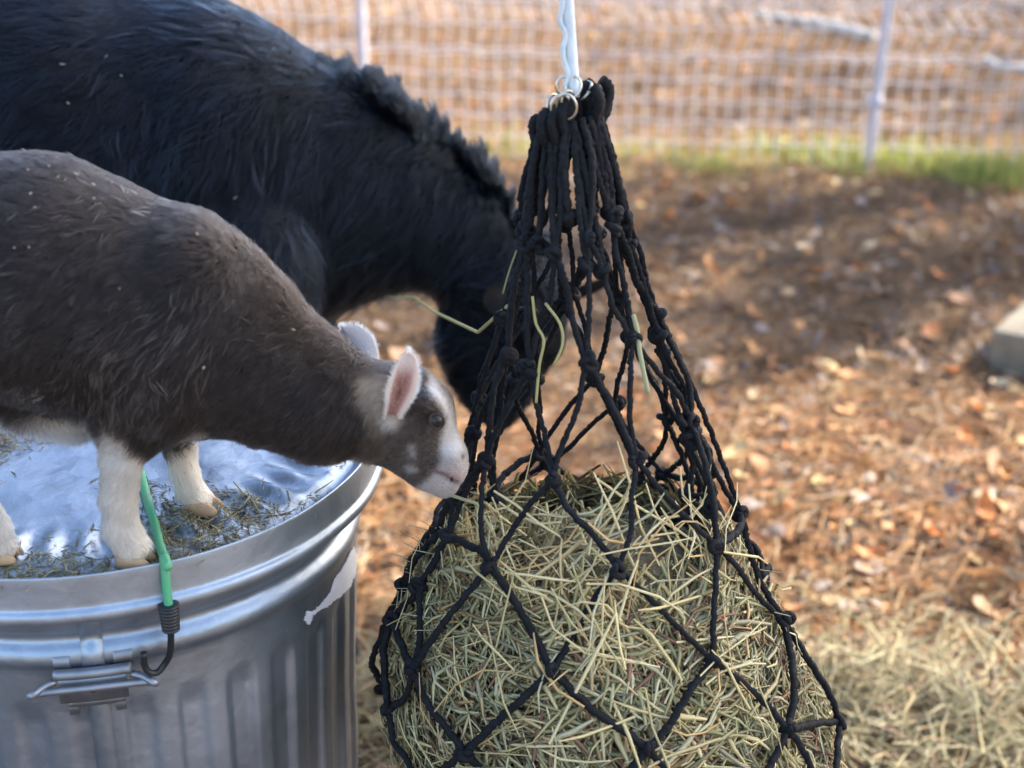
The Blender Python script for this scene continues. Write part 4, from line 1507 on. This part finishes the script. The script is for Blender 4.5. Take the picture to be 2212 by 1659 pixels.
    make_ear('ear', B.pt(1100, 625, -.062), B.pt(1052, 668, -.078), (-.1, -1, .1), .034, .014, skin, k, k, k, hair=False, mat='skin')
    for f in feet:
        make_hoof(skin, np.array([f[0] + .01, f[1], float(ground_z(f[:1], f[1:2])[0]) + .004]), (1, 0, 0), .036)
    return B, skin
BB, black_goat = make_black_goat()

# ------------------------------------------------------------------ hay net
SIL = [(150, 1215, 1290), (190, 1200, 1295), (270, 1160, 1305), (360, 1145, 1326), (480, 1123, 1356), (580, 1108, 1388), (680, 1088, 1422), (800, 1050, 1462), (910, 1018, 1502), (1000, 995, 1536), (1075, 972, 1566), (1180, 925, 1606),
       (1260, 880, 1652), (1340, 842, 1702), (1450, 822, 1765), (1550, 828, 1815), (1620, 868, 1826), (1700, 920, 1815), (1790, 1010, 1770), (1860, 1120, 1680)]
_z, _x, _r = [], [], []
for v, a, b in SIL:
    pa, pb = P(a, v, YN), P(b, v, YN)
    _z.append(pa[2]); _x.append((pa[0] + pb[0]) / 2); _r.append((pb[0] - pa[0]) / 2)
_z, _x, _r = map(np.array, (_z[::-1], _x[::-1], _r[::-1]))
NET_DY = 0.92
def bag(z):
    return np.interp(z, _z, _x), np.interp(z, _z, _r)
def bag_point(z, th, k=1.0):
    x, r = bag(z)
    return np.stack([x + k * r * np.cos(th), YN + k * r * NET_DY * np.sin(th), z + 0 * th], -1)
def bag_hit(u, v, k=1.0):
    """near side of the bag along the line through (u, v); the rim if it misses"""
    d = ray(u, v)
    ts = np.linspace(.55, 1.7, 1500)
    p = CAM + d * ts[:, None]
    x, r = bag(p[:, 2])
    q = np.hypot(p[:, 0] - x, (p[:, 1] - YN) / NET_DY) / (k * r)
    i = np.argmax(q < 1) if (q < 1).any() else np.argmin(q)
    return p[i]
Z_TOP = float(P(1270, 1172, YN)[2])

NEAR = {'t1': (1172, 275), 't2': (1190, 268), 't3': (1207, 272), 't4': (1222, 268), 't5': (1240, 262), 't6': (1256, 255), 't7': (1272, 250), 't8': (1290, 255), 't9': (1300, 275), 't0': (1166, 290),
        28: (1134, 529), 22: (1198, 543), 26: (1270, 513), 24: (1326, 467), 30: (1352, 470), 29: (1096, 768), 27: (1144, 796), 21: (1265, 778), 23: (1366, 731), 25: (1423, 681),
        4: (1026, 937), 3: (1051, 996), 1: (1193, 1037), 2: (1376, 996), 5: (1491, 909), 10: (985, 1074), 9: (971, 1156), 6: (1060, 1224), 7: (1335, 1228), 8: (1548, 1178), 31: (1600, 1108),
        17: (906, 1259), 12: (893, 1445), 11: (1193, 1450), 13: (1540, 1428), 20: (1693, 1340), 18: (846, 1340), 32: (838, 1530), 16: (1006, 1628), 15: (1399, 1619), 14: (1702, 1575), 33: (1815, 1560),
        40: (900, 1700), 41: (1200, 1775), 42: (1560, 1770), 43: (1760, 1720)}
LINKS = [('t0', 28), ('t1', 28), ('t2', 22), ('t3', 22), ('t4', 22), ('t5', 26), ('t6', 26), ('t7', 24), ('t8', 24), ('t9', 30), ('t8', 30),
         (28, 29), (28, 27), (22, 27), (22, 21), (26, 21), (26, 23), (24, 23), (24, 25), (30, 25), (29, 4), (29, 3), (27, 3), (27, 1), (21, 1), (21, 2), (23, 2), (23, 5), (25, 5), (25, 31), (4, 10), (3, 10), (3, 9), (10, 9), (3, 6),
         (1, 6), (1, 7), (2, 7), (2, 8), (5, 8), (5, 31), (31, 8), (31, 20), (9, 17), (9, 6), (6, 12), (6, 11), (7, 11), (7, 13), (8, 13), (8, 20), (17, 18), (18, 12), (17, 12), (18, 32), (12, 32), (12, 16), (11, 16), (11, 15), (13, 15), (13, 14), (20, 14), (20, 33),
         (33, 14), (32, 40), (16, 40), (16, 41), (15, 41), (15, 42), (14, 42), (14, 43), (33, 43), (40, 41), (41, 42), (42, 43)]

def braid(s, t):
    return 1 + .22 * np.sin(2 * t + s * 900) * np.sin(2 * t - s * 900) + .10 * np.sin(s * 333 + t) + .07 * np.sin(s * 1270 + 3 * t)

def make_net():
    topc = P(1250, 262, YN)
    root = empty('hay_net', tuple(topc))
    tag(root, 'black knotted cord hay net hanging full of hay', 'hay net')
    near = {k: bag_hit(*p, k=1.045 if p[1] > 1100 else 1.0) for k, p in NEAR.items()}
    far = {}
    for k, p in near.items():
        x, r = bag(p[2])
        ang = math.atan2((p[1] - YN) / NET_DY, p[0] - x)
        kk = math.hypot(p[0] - x, (p[1] - YN) / NET_DY) / r
        jit = rng.normal(0, .10) if not isinstance(k, str) else 0
        z = p[2] + (rng.normal(0, .012) if not isinstance(k, str) else 0)
        q = bag_point(np.array(z), np.array(math.pi - ang * -1 + jit), min(max(kk, .8), 1.0))
        far[k] = q
    def link(a, b, sag, rad):
        L = np.linalg.norm(b - a)
        n = max(4, int(L / .02))
        t = np.linspace(0, 1, n)[:, None]
        pts = a * (1 - t) + b * t
        # lie on the bag, hang and wander a little
        x, r = bag(pts[:, 2])
        q = np.hypot(pts[:, 0] - x, (pts[:, 1] - YN) / NET_DY) / np.maximum(r, .004)
        ka = np.hypot(a[0] - x[0], (a[1] - YN) / NET_DY) / r[0]
        kb = np.hypot(b[0] - x[-1], (b[1] - YN) / NET_DY) / r[-1]
        tgt = ka * (1 - t[:, 0]) + kb * t[:, 0]
        f = np.where(q > .25, np.clip(np.maximum(tgt, 1.035) / np.maximum(q, .25), .8, 1.4), 1)
        inhay = sst(Z_TOP + .02, Z_TOP - .04, pts[:, 2])
        f = 1 + (f - 1) * np.clip(inhay + .35, 0, 1)
        pts[:, 0] = x + (pts[:, 0] - x) * f
        pts[:, 1] = YN + (pts[:, 1] - YN) * f
        pts = pts + (rng.normal(0, 1, 3) * sag * np.sin(np.pi * t) + rng.normal(0, 1, 3) * sag * .5 * np.sin(2 * np.pi * t))
        pts[0], pts[-1] = a, b
        pts = resample(pts, .0020)
        pts[1:-1] += rng.normal(0, .00028, (len(pts) - 2, 3))
        V, f = tube(pts, rad, 8, braid)
        put('cord', mesh('cord', V, f), M['cord'], root)
    side = []
    for rot in (2.55, 1.25, -1.0, 2.0):
        S = {}
        for k, p in near.items():
            if p[2] > (Z_TOP - .05 if rot == 2.55 else P(1240, 600, YN)[2]):
                x, r = bag(p[2])
                ang = math.atan2((p[1] - YN) / NET_DY, p[0] - x)
                S[k] = bag_point(np.array(p[2] + (0 if isinstance(k, str) else rng.normal(0, .014))), np.array(ang + rot), .93 if p[2] > Z_TOP + .03 else .72)
        side.append((S, .92))
    for S, sc in [(near, 1.0), (far, .95)] + side:
        used = {}
        for a, b in LINKS:
            if a not in S or b not in S:
                continue
            used[a] = used.get(a, 0) + 1
            used[b] = used.get(b, 0) + 1
            if isinstance(a, str):
                ends = S[a] + np.array([0, 0, .0])
                link(ends, S[b], .0016, .0025 * sc)
            else:
                up = S[a][2] > Z_TOP + .03
                link(S[a], S[b], .0025 if up else .003, (.0022 if up else .0027) * sc)
        for k, p in S.items():
            if isinstance(k, str) or used.get(k, 0) < (2 if sc == .92 else 1):
                continue
            # a knot: three short turns of cord bunched together
            mb = MB()
            for j in range(3):
                c = p + rng.normal(0, .0016, 3)
                w = rng.normal(0, 1, 3); w /= np.linalg.norm(w)
                x = np.cross(w, (0.3, .5, .8)); x /= np.linalg.norm(x)
                y = np.cross(w, x)
                th = np.linspace(0, 2 * np.pi, 19)
                loop = c + .0040 * (np.cos(th)[:, None] * x + .8 * np.sin(th)[:, None] * y)
                V, f = tube(loop, .0027, 7, None)
                mb.add(V, f)
            put('knot', mb.mesh('knot'), M['cord'], root)
    # gathered loops at the top and the metal rings that carry them
    for i, (u, v, dy) in enumerate([(1172, 272, 0), (1190, 258, -.012), (1212, 256, -.016), (1232, 240, -.014), (1252, 226, -.012), (1274, 205, -.008), (1290, 196, .0), (1284, 215, .010), (1262, 214, .014), (1236, 228, .016), (1206, 250, .014)]):
        c = P(u, v, YN + dy)
        th = np.linspace(.15, 1.85, 18) * np.pi
        a = rng.uniform(-.9, .9)
        xx = np.array([math.cos(a), math.sin(a), 0])
        r = .0075 + rng.uniform(0, .002)
        loop = c + r * (np.sin(th)[:, None] * xx - np.cos(th)[:, None] * np.array([0, 0, 1.3]) * -1)
        loop[:, 2] -= 0.004
        V, f = tube(resample(loop, .002), .0036, 8, braid)
        put('loop', mesh('loop', V, f), M['cord'], root)
    for (u, v, dy, a, tl, r) in [(1216, 185, -.010, .3, .5, .0085), (1238, 188, -.014, -.5, .7, .0105), (1226, 214, -.016, .5, .25, .0085), (1212, 232, -.018, .2, -.35, .0130), (1224, 230, -.020, -.35, -.30, .0130), (1196, 232, -.006, .9, -.5, .0130), (1262, 196, -.006, -1.1, .9, .0110)]:
        c = P(u, v, YN + dy)
        x = np.array([math.cos(a), math.sin(a), 0])
        y = np.array([math.sin(tl) * .5, math.sin(tl) * .3, math.cos(tl)])
        y -= x * (x @ y)
        y /= np.linalg.norm(y)
        th = np.linspace(0, 2 * np.pi, 33)
        V, f = tube(c + r * .66 * (np.cos(th)[:, None] * x * .8 + np.sin(th)[:, None] * y), .001, 8, cap=False)
        put('ring', mesh('ring', V, f), M['ring'], root)
    return root
make_net()

def make_hay():
    root = empty('hay', tuple(P(1310, 1600, YN)))
    tag(root, 'green tan meadow hay packed inside the black net', 'hay')
    zb = float(_z[0])
    # matted heart of the bundle
    zz = np.concatenate([np.linspace(zb + .01, Z_TOP - .035, 40), [Z_TOP - .015, Z_TOP - .002]])
    th = np.linspace(0, 2 * np.pi, 72, endpoint=False)
    x, r = bag(zz)
    k = np.full(len(zz), .86)
    k[0], k[-2], k[-1] = .05, .6, .02
    V = np.stack([x[:, None] + (k * r)[:, None] * np.cos(th), YN + (k * r)[:, None] * NET_DY * np.sin(th), np.repeat(zz[:, None], 72, 1)], -1).reshape(-1, 3)
    V = V + .006 * fbm(V, 55, 41, 3)[:, None] * np.array([1, 1, .5])
    i = np.arange(len(zz) - 1)[:, None] * 72
    j = np.arange(72)[None, :]
    Q = np.stack([i + j, i + (j + 1) % 72, i + 72 + (j + 1) % 72, i + 72 + j], -1).reshape(-1, 4)
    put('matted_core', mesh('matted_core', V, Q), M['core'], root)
    def batch(n, k0, k1, l0, l1, radial, wmul, top=0.0):
        z = rng.uniform(zb + .005, Z_TOP + top, n)
        rr = np.interp(z, _z, _r)
        m = rng.uniform(0, _r.max(), n) < rr
        z = z[m]
        th = rng.uniform(0, 2 * np.pi, len(z))
        n = len(z)
        kk = rng.uniform(k0, k1, n)
        p = bag_point(z, th, kk)
        sl = (np.interp(z + .012, _z, _r) - np.interp(z - .012, _z, _r)) / .024
        cx = (np.interp(z + .012, _z, _x) - np.interp(z - .012, _z, _x)) / .024
        nrm = np.stack([np.cos(th), np.sin(th), -sl - cx * np.cos(th)], -1)
        nrm /= np.linalg.norm(nrm, axis=1)[:, None]
        t1 = np.stack([-np.sin(th), np.cos(th), 0 * th], -1)
        t2 = np.cross(nrm, t1)
        # stalks run in loose locks: heading drifts with place
        ang = fbm(p, 22, 61, 3) * 2.6 + rng.normal(0, .75, n)
        d = t1 * np.cos(ang)[:, None] + t2 * np.sin(ang)[:, None] + nrm * rng.normal(0, radial, n)[:, None]
        S = rng.uniform(l0, l1, n)
        return p, d, nrm, S, wmul
    Rs, Ts, Ss, Ws = [], [], [], []
    prot = []
    for wm in (1.5, 2.5, 3.6):
        prot += stalk_protos(wm, .45)
    for n, k0, k1, l0, l1, rad, wm in ((10000, .82, .955, .018, .06, .12, 1), (6000, .88, .975, .03, .07, .09, 1), (7500, .84, .975, .012, .036, .22, 2), (3200, .90, .985, .025, .06, .10, 2)):
        p, d, nrm, S, w = batch(n, k0, k1, l0, l1, rad, wm)
        Rs.append(stalk_rot(len(p), d, nrm)); Ts.append(p); Ss.append(S); Ws.append(rng.integers(0, 7, len(p)) + 7 * w)
    # crown of the bundle: tufts that stick up unevenly
    n = 11000
    rr = np.sqrt(rng.uniform(0, 1, n))
    th = rng.uniform(0, 2 * np.pi, n)
    x0, r0 = bag(Z_TOP - .02)
    X = x0 + r0 * rr * np.cos(th) * .93
    Y = YN + r0 * rr * np.sin(th) * NET_DY * .93
    hump = fbm(np.stack([X, Y, 0 * X], -1), 26, 71, 3)
    zt = Z_TOP - .018 + .022 * hump + .012 * (1 - rr) - .014 * rr ** 5 + rng.uniform(-.03, .004, n) + .02 * (rng.uniform(0, 1, n) < .07) * rng.uniform(0, 1.6, n)
    p = np.stack([X, Y, zt], -1)
    d = rng.normal(0, 1, (n, 3)) * (1, 1, .55)
    rad = np.stack([np.cos(th), np.sin(th), 0 * th], -1)
    d -= rad * ((d * rad).sum(1) * np.clip(rr * 1.25, 0, 1) ** 3)[:, None]
    d[:, 2] *= 1 - .6 * rr ** 3
    Rs.append(stalk_rot(n, d, np.tile([0, 0, 1.0], (n, 1)))); Ts.append(p); Ss.append(rng.uniform(.02, .075, n)); Ws.append(rng.integers(0, 7, n) + 7 * rng.integers(0, 2, n))
    R, T, S, W = np.concatenate(Rs), np.vstack(Ts), np.concatenate(Ss), np.concatenate(Ws)
    C = HAY_PAL[rng.choice(8, len(T), p=[.2, .18, .12, .08, .16, .1, .06, .1])] * rng.uniform(.45, 1.15, (len(T), 1))
    instance_mesh('stalk_mass', prot, W, R, T, S, C, M['hay'], root, 'stuff')
    # the long stalks that can be told apart, many lying over the cords
    ms = []
    for k in range(28):
        wm = rng.uniform(.9, 1.25) if k < 14 else rng.uniform(1.6, 2.3)
        c = HAY_PAL[[3, 2, 0, 3, 6, 7, 2][k % 7]] * rng.uniform(.9, 1.25)
        V, Q = stalk_protos(wm, .6)[k % 7]
        m = mesh('stalk', V, Q, np.tile(c, (len(V), 1)))
        m.materials.append(M['hay'])
        ms.append(m)
    n = 0
    while n < 290:
        u, v = rng.uniform(840, 1800), rng.uniform(1085, 1650)
        d = ray(u, v)
        p = bag_hit(u, v, 1.0)
        x, r = bag(p[2])
        if math.hypot(p[0] - x, (p[1] - YN) / NET_DY) / r > 1.02:
            continue
        a = math.atan2((p[1] - YN), (p[0] - x))
        sl = float(np.interp(p[2] + .012, _z, _r) - np.interp(p[2] - .012, _z, _r)) / .024
        cx = float(np.interp(p[2] + .012, _z, _x) - np.interp(p[2] - .012, _z, _x)) / .024
        nr = np.array([math.cos(a), math.sin(a), -sl - cx * math.cos(a)])
        nr /= np.linalg.norm(nr)
        t1 = np.array([-math.sin(a), math.cos(a), 0])
        t2 = np.cross(nr, t1)
        g = rng.uniform(0, 6.28)
        dd = t1 * math.cos(g) + t2 * math.sin(g) + nr * rng.normal(0, .08)
        mtx = stalk_rot(1, dd[None], nr[None])[0]
        s = rng.choice([rng.uniform(.03, .06), rng.uniform(.05, .085), rng.uniform(.08, .11)], p=[.5, .4, .1])
        o = bpy.data.objects.new('stalk', ms[rng.integers(0, 14) if s > .062 else rng.integers(14, 28)])
        COL.objects.link(o)
        o.parent = root
        from mathutils import Matrix
        L = Matrix(mtx.tolist()).to_4x4()
        o.matrix_local = Matrix.Translation(Vector(p + nr * (rng.choice([-.010, -.006, -.002, .007], p=[.3, .3, .25, .15]) + rng.uniform(0, .003))) - root.location) @ L @ Matrix.Scale(s, 4)
        n += 1
    return root
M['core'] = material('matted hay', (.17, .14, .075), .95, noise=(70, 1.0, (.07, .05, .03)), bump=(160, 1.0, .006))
make_hay()

def make_rope():
    a = P(1236, 196, YN - .008)
    b = P(1222, 2, YN - .006)
    d = (b - a) / np.linalg.norm(b - a)
    top = np.array([b[0] - .005, b[1], 2.42])
    root = empty('rope', tuple(a))
    tag(root, 'pale grey rope that the hay net hangs from', 'rope')
    a0 = a + np.array((0.001, 0, -.004))
    path = np.vstack([a0 + (b - a0) * np.linspace(0, 1, 22)[:-1, None], b + (top - b) * np.linspace(0, 1, 300)[:, None]])
    path[:, 0] += .0012 * np.sin(path[:, 2] * 21)
    V, f = tube(path, .0042, 14, lambda s, t: 1 + .05 * np.cos(2 * t))
    put('strand', mesh('strand', V, f), M['rope'], root)
    # second, kinked end of the rope twisted along its left side
    s = np.linspace(0, 1, len(path))
    off = np.stack([-.0044 - .0014 * np.sin(s * 260) * (np.sin(s * 41) > -.2), -.003 + 0 * s, 0 * s], -1)
    V, f = tube(path[2:] + off[2:], .0018, 8, lambda s, t: 1 + .25 * np.sin(s * 420 + t))
    put('twisted_end', mesh('twisted_end', V, f), M['rope'], root)
    return top
ROPE_TOP = make_rope()

# ------------------------------------------------------------------ straws caught on things
def straw(name, pts, r, col, label, cat, group=None):
    V, f = tube(np.array(pts), r, 6)
    o = put(name, mesh(name, V, f, np.tile(col, (len(V), 1))), M['hay'])
    tag(o, label, cat, group)
    return o
YS = 1.42
nb = lambda u, v, Y=None: P(u, v, Y)
def on_black(u, v, lift=.012):
    d = ray(u, v)
    ts = np.linspace(1.1, 2.2, 900)
    p = CAM + d * ts[:, None]
    f = BB.field(p)
    k = np.argmax(f < lift)
    return p[k] if f[k] < lift else P(u, v, YB)
def on_kid(u, v, lift=.006):
    d = ray(u, v)
    ts = np.linspace(.7, 1.6, 900)
    p = CAM + d * ts[:, None]
    f = KB.field(p)
    k = np.argmax(f < lift)
    return p[k] if f[k] < lift else P(u, v, YK)
def gentle(ps, n=4):
    out = []
    for a, b in zip(ps[:-1], ps[1:]):
        for t in np.linspace(0, 1, n, endpoint=False):
            out.append(a * (1 - t) + b * t)
    out.append(ps[-1])
    return out
bz = P(1098, 660, YN - .01)
straw('bent_straw', gentle([P(833, 642, 1.50), P(895, 643, 1.44), P(935, 672, 1.34), P(1032, 718, 1.2), bz]), .0013, (.44, .42, .20), 'long bent straw from the black goat to the net', 'straw')
for i, (ps, lab) in enumerate([([(1119, 532), (1100, 585), (1086, 634)], 'thin straw with a seed head dangling at the net beside the black neck'),
                               ([(1150, 640), (1158, 700), (1175, 735), (1165, 790), (1158, 870)], 'crooked yellowish straw stuck in the net cords over the black head'),
                               ([(1178, 655), (1210, 700), (1215, 745), (1196, 790)], 'curved straw in the net cords right of the black head'),
                               ([(1368, 680), (1378, 720), (1382, 760), (1400, 850)], 'broad pale straw blade caught in the right side of the net')]):
    straw('straw', resample(np.array([bag_hit(u, v, 1.06) for u, v in ps]), .004), [.0006, .0011, .0010, .0019][i], [(.42, .40, .22), (.48, .42, .16), (.46, .42, .18), (.42, .42, .24)][i], lab, 'straw')
straw('straw', gentle([bag_hit(992, 1050, 1.0) + (-.012, -.01, 0), bag_hit(1030, 1088, 1.03), bag_hit(1065, 1150, 1.03)]), .0012, (.48, .44, .24), 'straw stalk held in the lips of the kid', 'straw')
def fleck(p, s, flat, label, group):
    a = rng.uniform(0, 6.28)
    k = s * dep(p) / F * rng.uniform(.7, 1.3)
    e = np.array([math.cos(a), -.15, math.sin(a) * flat]) * k
    b = np.array([math.cos(a + 1.2), -.15, math.sin(a + 1.2) * flat]) * k * rng.uniform(-.5, .8)
    pts = [p - e, p - e * .3 + b * .2, p + e * .4 + b * .5, p + e * .6 + b]
    V, f = tube(np.array(pts), np.array([.3, 1, .9, .3]) * rng.uniform(.00035, .0007), 5)
    o = put('hay_fleck', mesh('hay_fleck', V, f, np.tile(np.array((.50, .47, .33)) * rng.uniform(.7, 1.1), (len(V), 1))), M['hay'])
    tag(o, label, 'hay fleck', group)
for (u, v, s, where) in [(133, 140, 9, 'longest curved pale hay fleck on the black goat, near its rump'), (230, 122, 5, 'pale hay fleck high on the black goat, topmost of those near its rump'), (262, 163, 4, 'small pale hay fleck on the ribs of the black goat'),
                         (147, 222, 6, 'pale hay fleck on the black goat just above the kid'), (590, 105, 5, 'single pale hay fleck at the withers of the black goat'), (507, 428, 8, 'forked tan hay fleck on the black shoulder beside the kid')]:
    fleck(on_black(u, v, .024), s, 1, where, 'hay flecks on the black goat')
for (u, v, s) in [(60, 366, 5), (105, 358, 4), (125, 381, 6), (141, 388, 5), (165, 376, 11), (200, 398, 9), (242, 395, 3), (275, 415, 4), (65, 418, 3), (203, 428, 3), (75, 447, 3), (30, 535, 4), (62, 534, 4)]:
    fleck(on_kid(u, v, .010), s, .6, 'tiny pale hay fleck among others on the rear back of the brown kid', 'hay flecks on the rear of the kid')
for (u, v, s) in [(425, 505, 4), (480, 503, 4)]:
    fleck(on_kid(u, v, .010), s, .6, 'tiny pale hay fleck, one of two on the shoulder of the brown kid', 'hay flecks on the kid shoulder')
for (u, v, s, where) in [(258, 623, 3, 'lone tiny hay fleck on the ribs of the brown kid'), (634, 712, 5, 'tiny hay fleck on the brown neck of the kid, nearest its ears'), (440, 795, 8, 'short tan hay bit low on the brown neck base of the kid')]:
    fleck(on_kid(u, v, .010), s, .6, where, 'hay flecks along the kid')

# ------------------------------------------------------------------ trees that shade the place (beyond the right edge of the picture)
def make_tree(pos, height, r0, blobs, n, label, limbs):
    pos = np.array([pos[0], pos[1], float(ground_z(np.array([pos[0]]), np.array([pos[1]]))[0])])
    root = empty('pine_tree', tuple(pos))
    tag(root, label, 'tree')
    pts = np.array([pos + (0, 0, -.1), pos + (.02, .01, height * .25), pos + (-.04, .03, height * .6), pos + (.0, .05, height)])
    p = resample(pts, .12)
    V, f = tube(p, np.linspace(r0 * 1.15, r0 * .25, len(p)), 14)
    V = V + .012 * fbm(V, 12, 5, 3)[:, None]
    put('trunk', mesh('trunk', V, f), M['bark'], root)
    for a, b, r in limbs:
        a, b = np.array(a, float), np.array(b, float)
        m = (a + b) / 2 + (0, 0, .12)
        q = resample(np.array([a, m, b]), .06)
        V, f = tube(q, np.linspace(r, r * .55, len(q)), 10)
        put('limb', mesh('limb', V + .006 * fbm(V, 20, 6, 2)[:, None], f), M['bark'], root)
    Rs, Ts, Ss = [], [], []
    for (c, ax, share, thr) in blobs:
        k = int(n * share)
        q = rng.normal(0, 1, (k * 3, 3))
        q /= np.linalg.norm(q, axis=1)[:, None]
        q *= rng.uniform(0, 1, (k * 3, 1)) ** .45
        w = np.array(c) + q * np.array(ax)
        m = fbm(w, 2.6, 91, 3) + rng.normal(0, .1, len(w)) > thr
        w = w[m][:k]
        Ts.append(w); Rs.append(rots(len(w), .6)); Ss.append(rng.uniform(.10, .22, len(w)))
    R, T, S = np.concatenate(Rs), np.vstack(Ts), np.concatenate(Ss)
    # each spray: six needle-bunch blades fanned round a twig
    V, Q = [], []
    for k in range(6):
        a = k * 1.05
        d = np.array([.75, .55 * math.cos(a), .55 * math.sin(a)])
        s = np.cross(d, (0, 0, 1)) if abs(d[2]) < .5 else np.cross(d, (0, 1, 0))
        s /= np.linalg.norm(s)
        o = np.array([-.4 + k * .12, 0, 0])
        i = len(V)
        V += [o - s * .05, o + s * .05, o + d * .5 + s * .085, o + d * .5 - s * .085]
        Q.append([i, i + 1, i + 2, i + 3])
    C = np.array([.06, .10, .035]) * rng.uniform(.7, 1.3, (len(T), 1))
    instance_mesh('crown', [(np.array(V), np.array(Q))], np.zeros(len(T), int), R, T, S, C, M['needles'], root)
    return root
make_tree((3.1, 2.3), 5.6, .17, [((3.0, 3.0, 3.7), (1.35, 1.15, .9), .78, -.9), ((3.9, 3.05, 3.9), (.75, .75, .7), .22, -.5)], 7000, 'pine tree outside the picture whose limb carries the rope',
          [((3.08, 2.31, 2.2), tuple(ROPE_TOP + (-.35, -.05, .035)), .07), ((3.1, 2.3, 3.2), (4.2, 3.4, 4.1), .05), ((3.1, 2.3, 3.6), (2.2, 3.6, 4.0), .045), ((3.1, 2.3, 3.0), (3.6, 3.6, 3.6), .045)])
make_tree((6.1, 6.4), 6.5, .2, [((5.9, 5.7, 4.2), (1.5, 1.2, 1.0), .5, .35), ((5.2, 4.6, 4.6), (1.0, .9, .8), .1, .5), ((7.0, 7.9, 4.4), (1.7, 1.6, 1.2), .5, .3)], 560, 'pine tree far outside the right of the picture',
          [((6.1, 6.4, 3.4), (5.4, 5.2, 4.3), .06), ((6.1, 6.4, 3.8), (6.7, 7.3, 4.3), .05)])
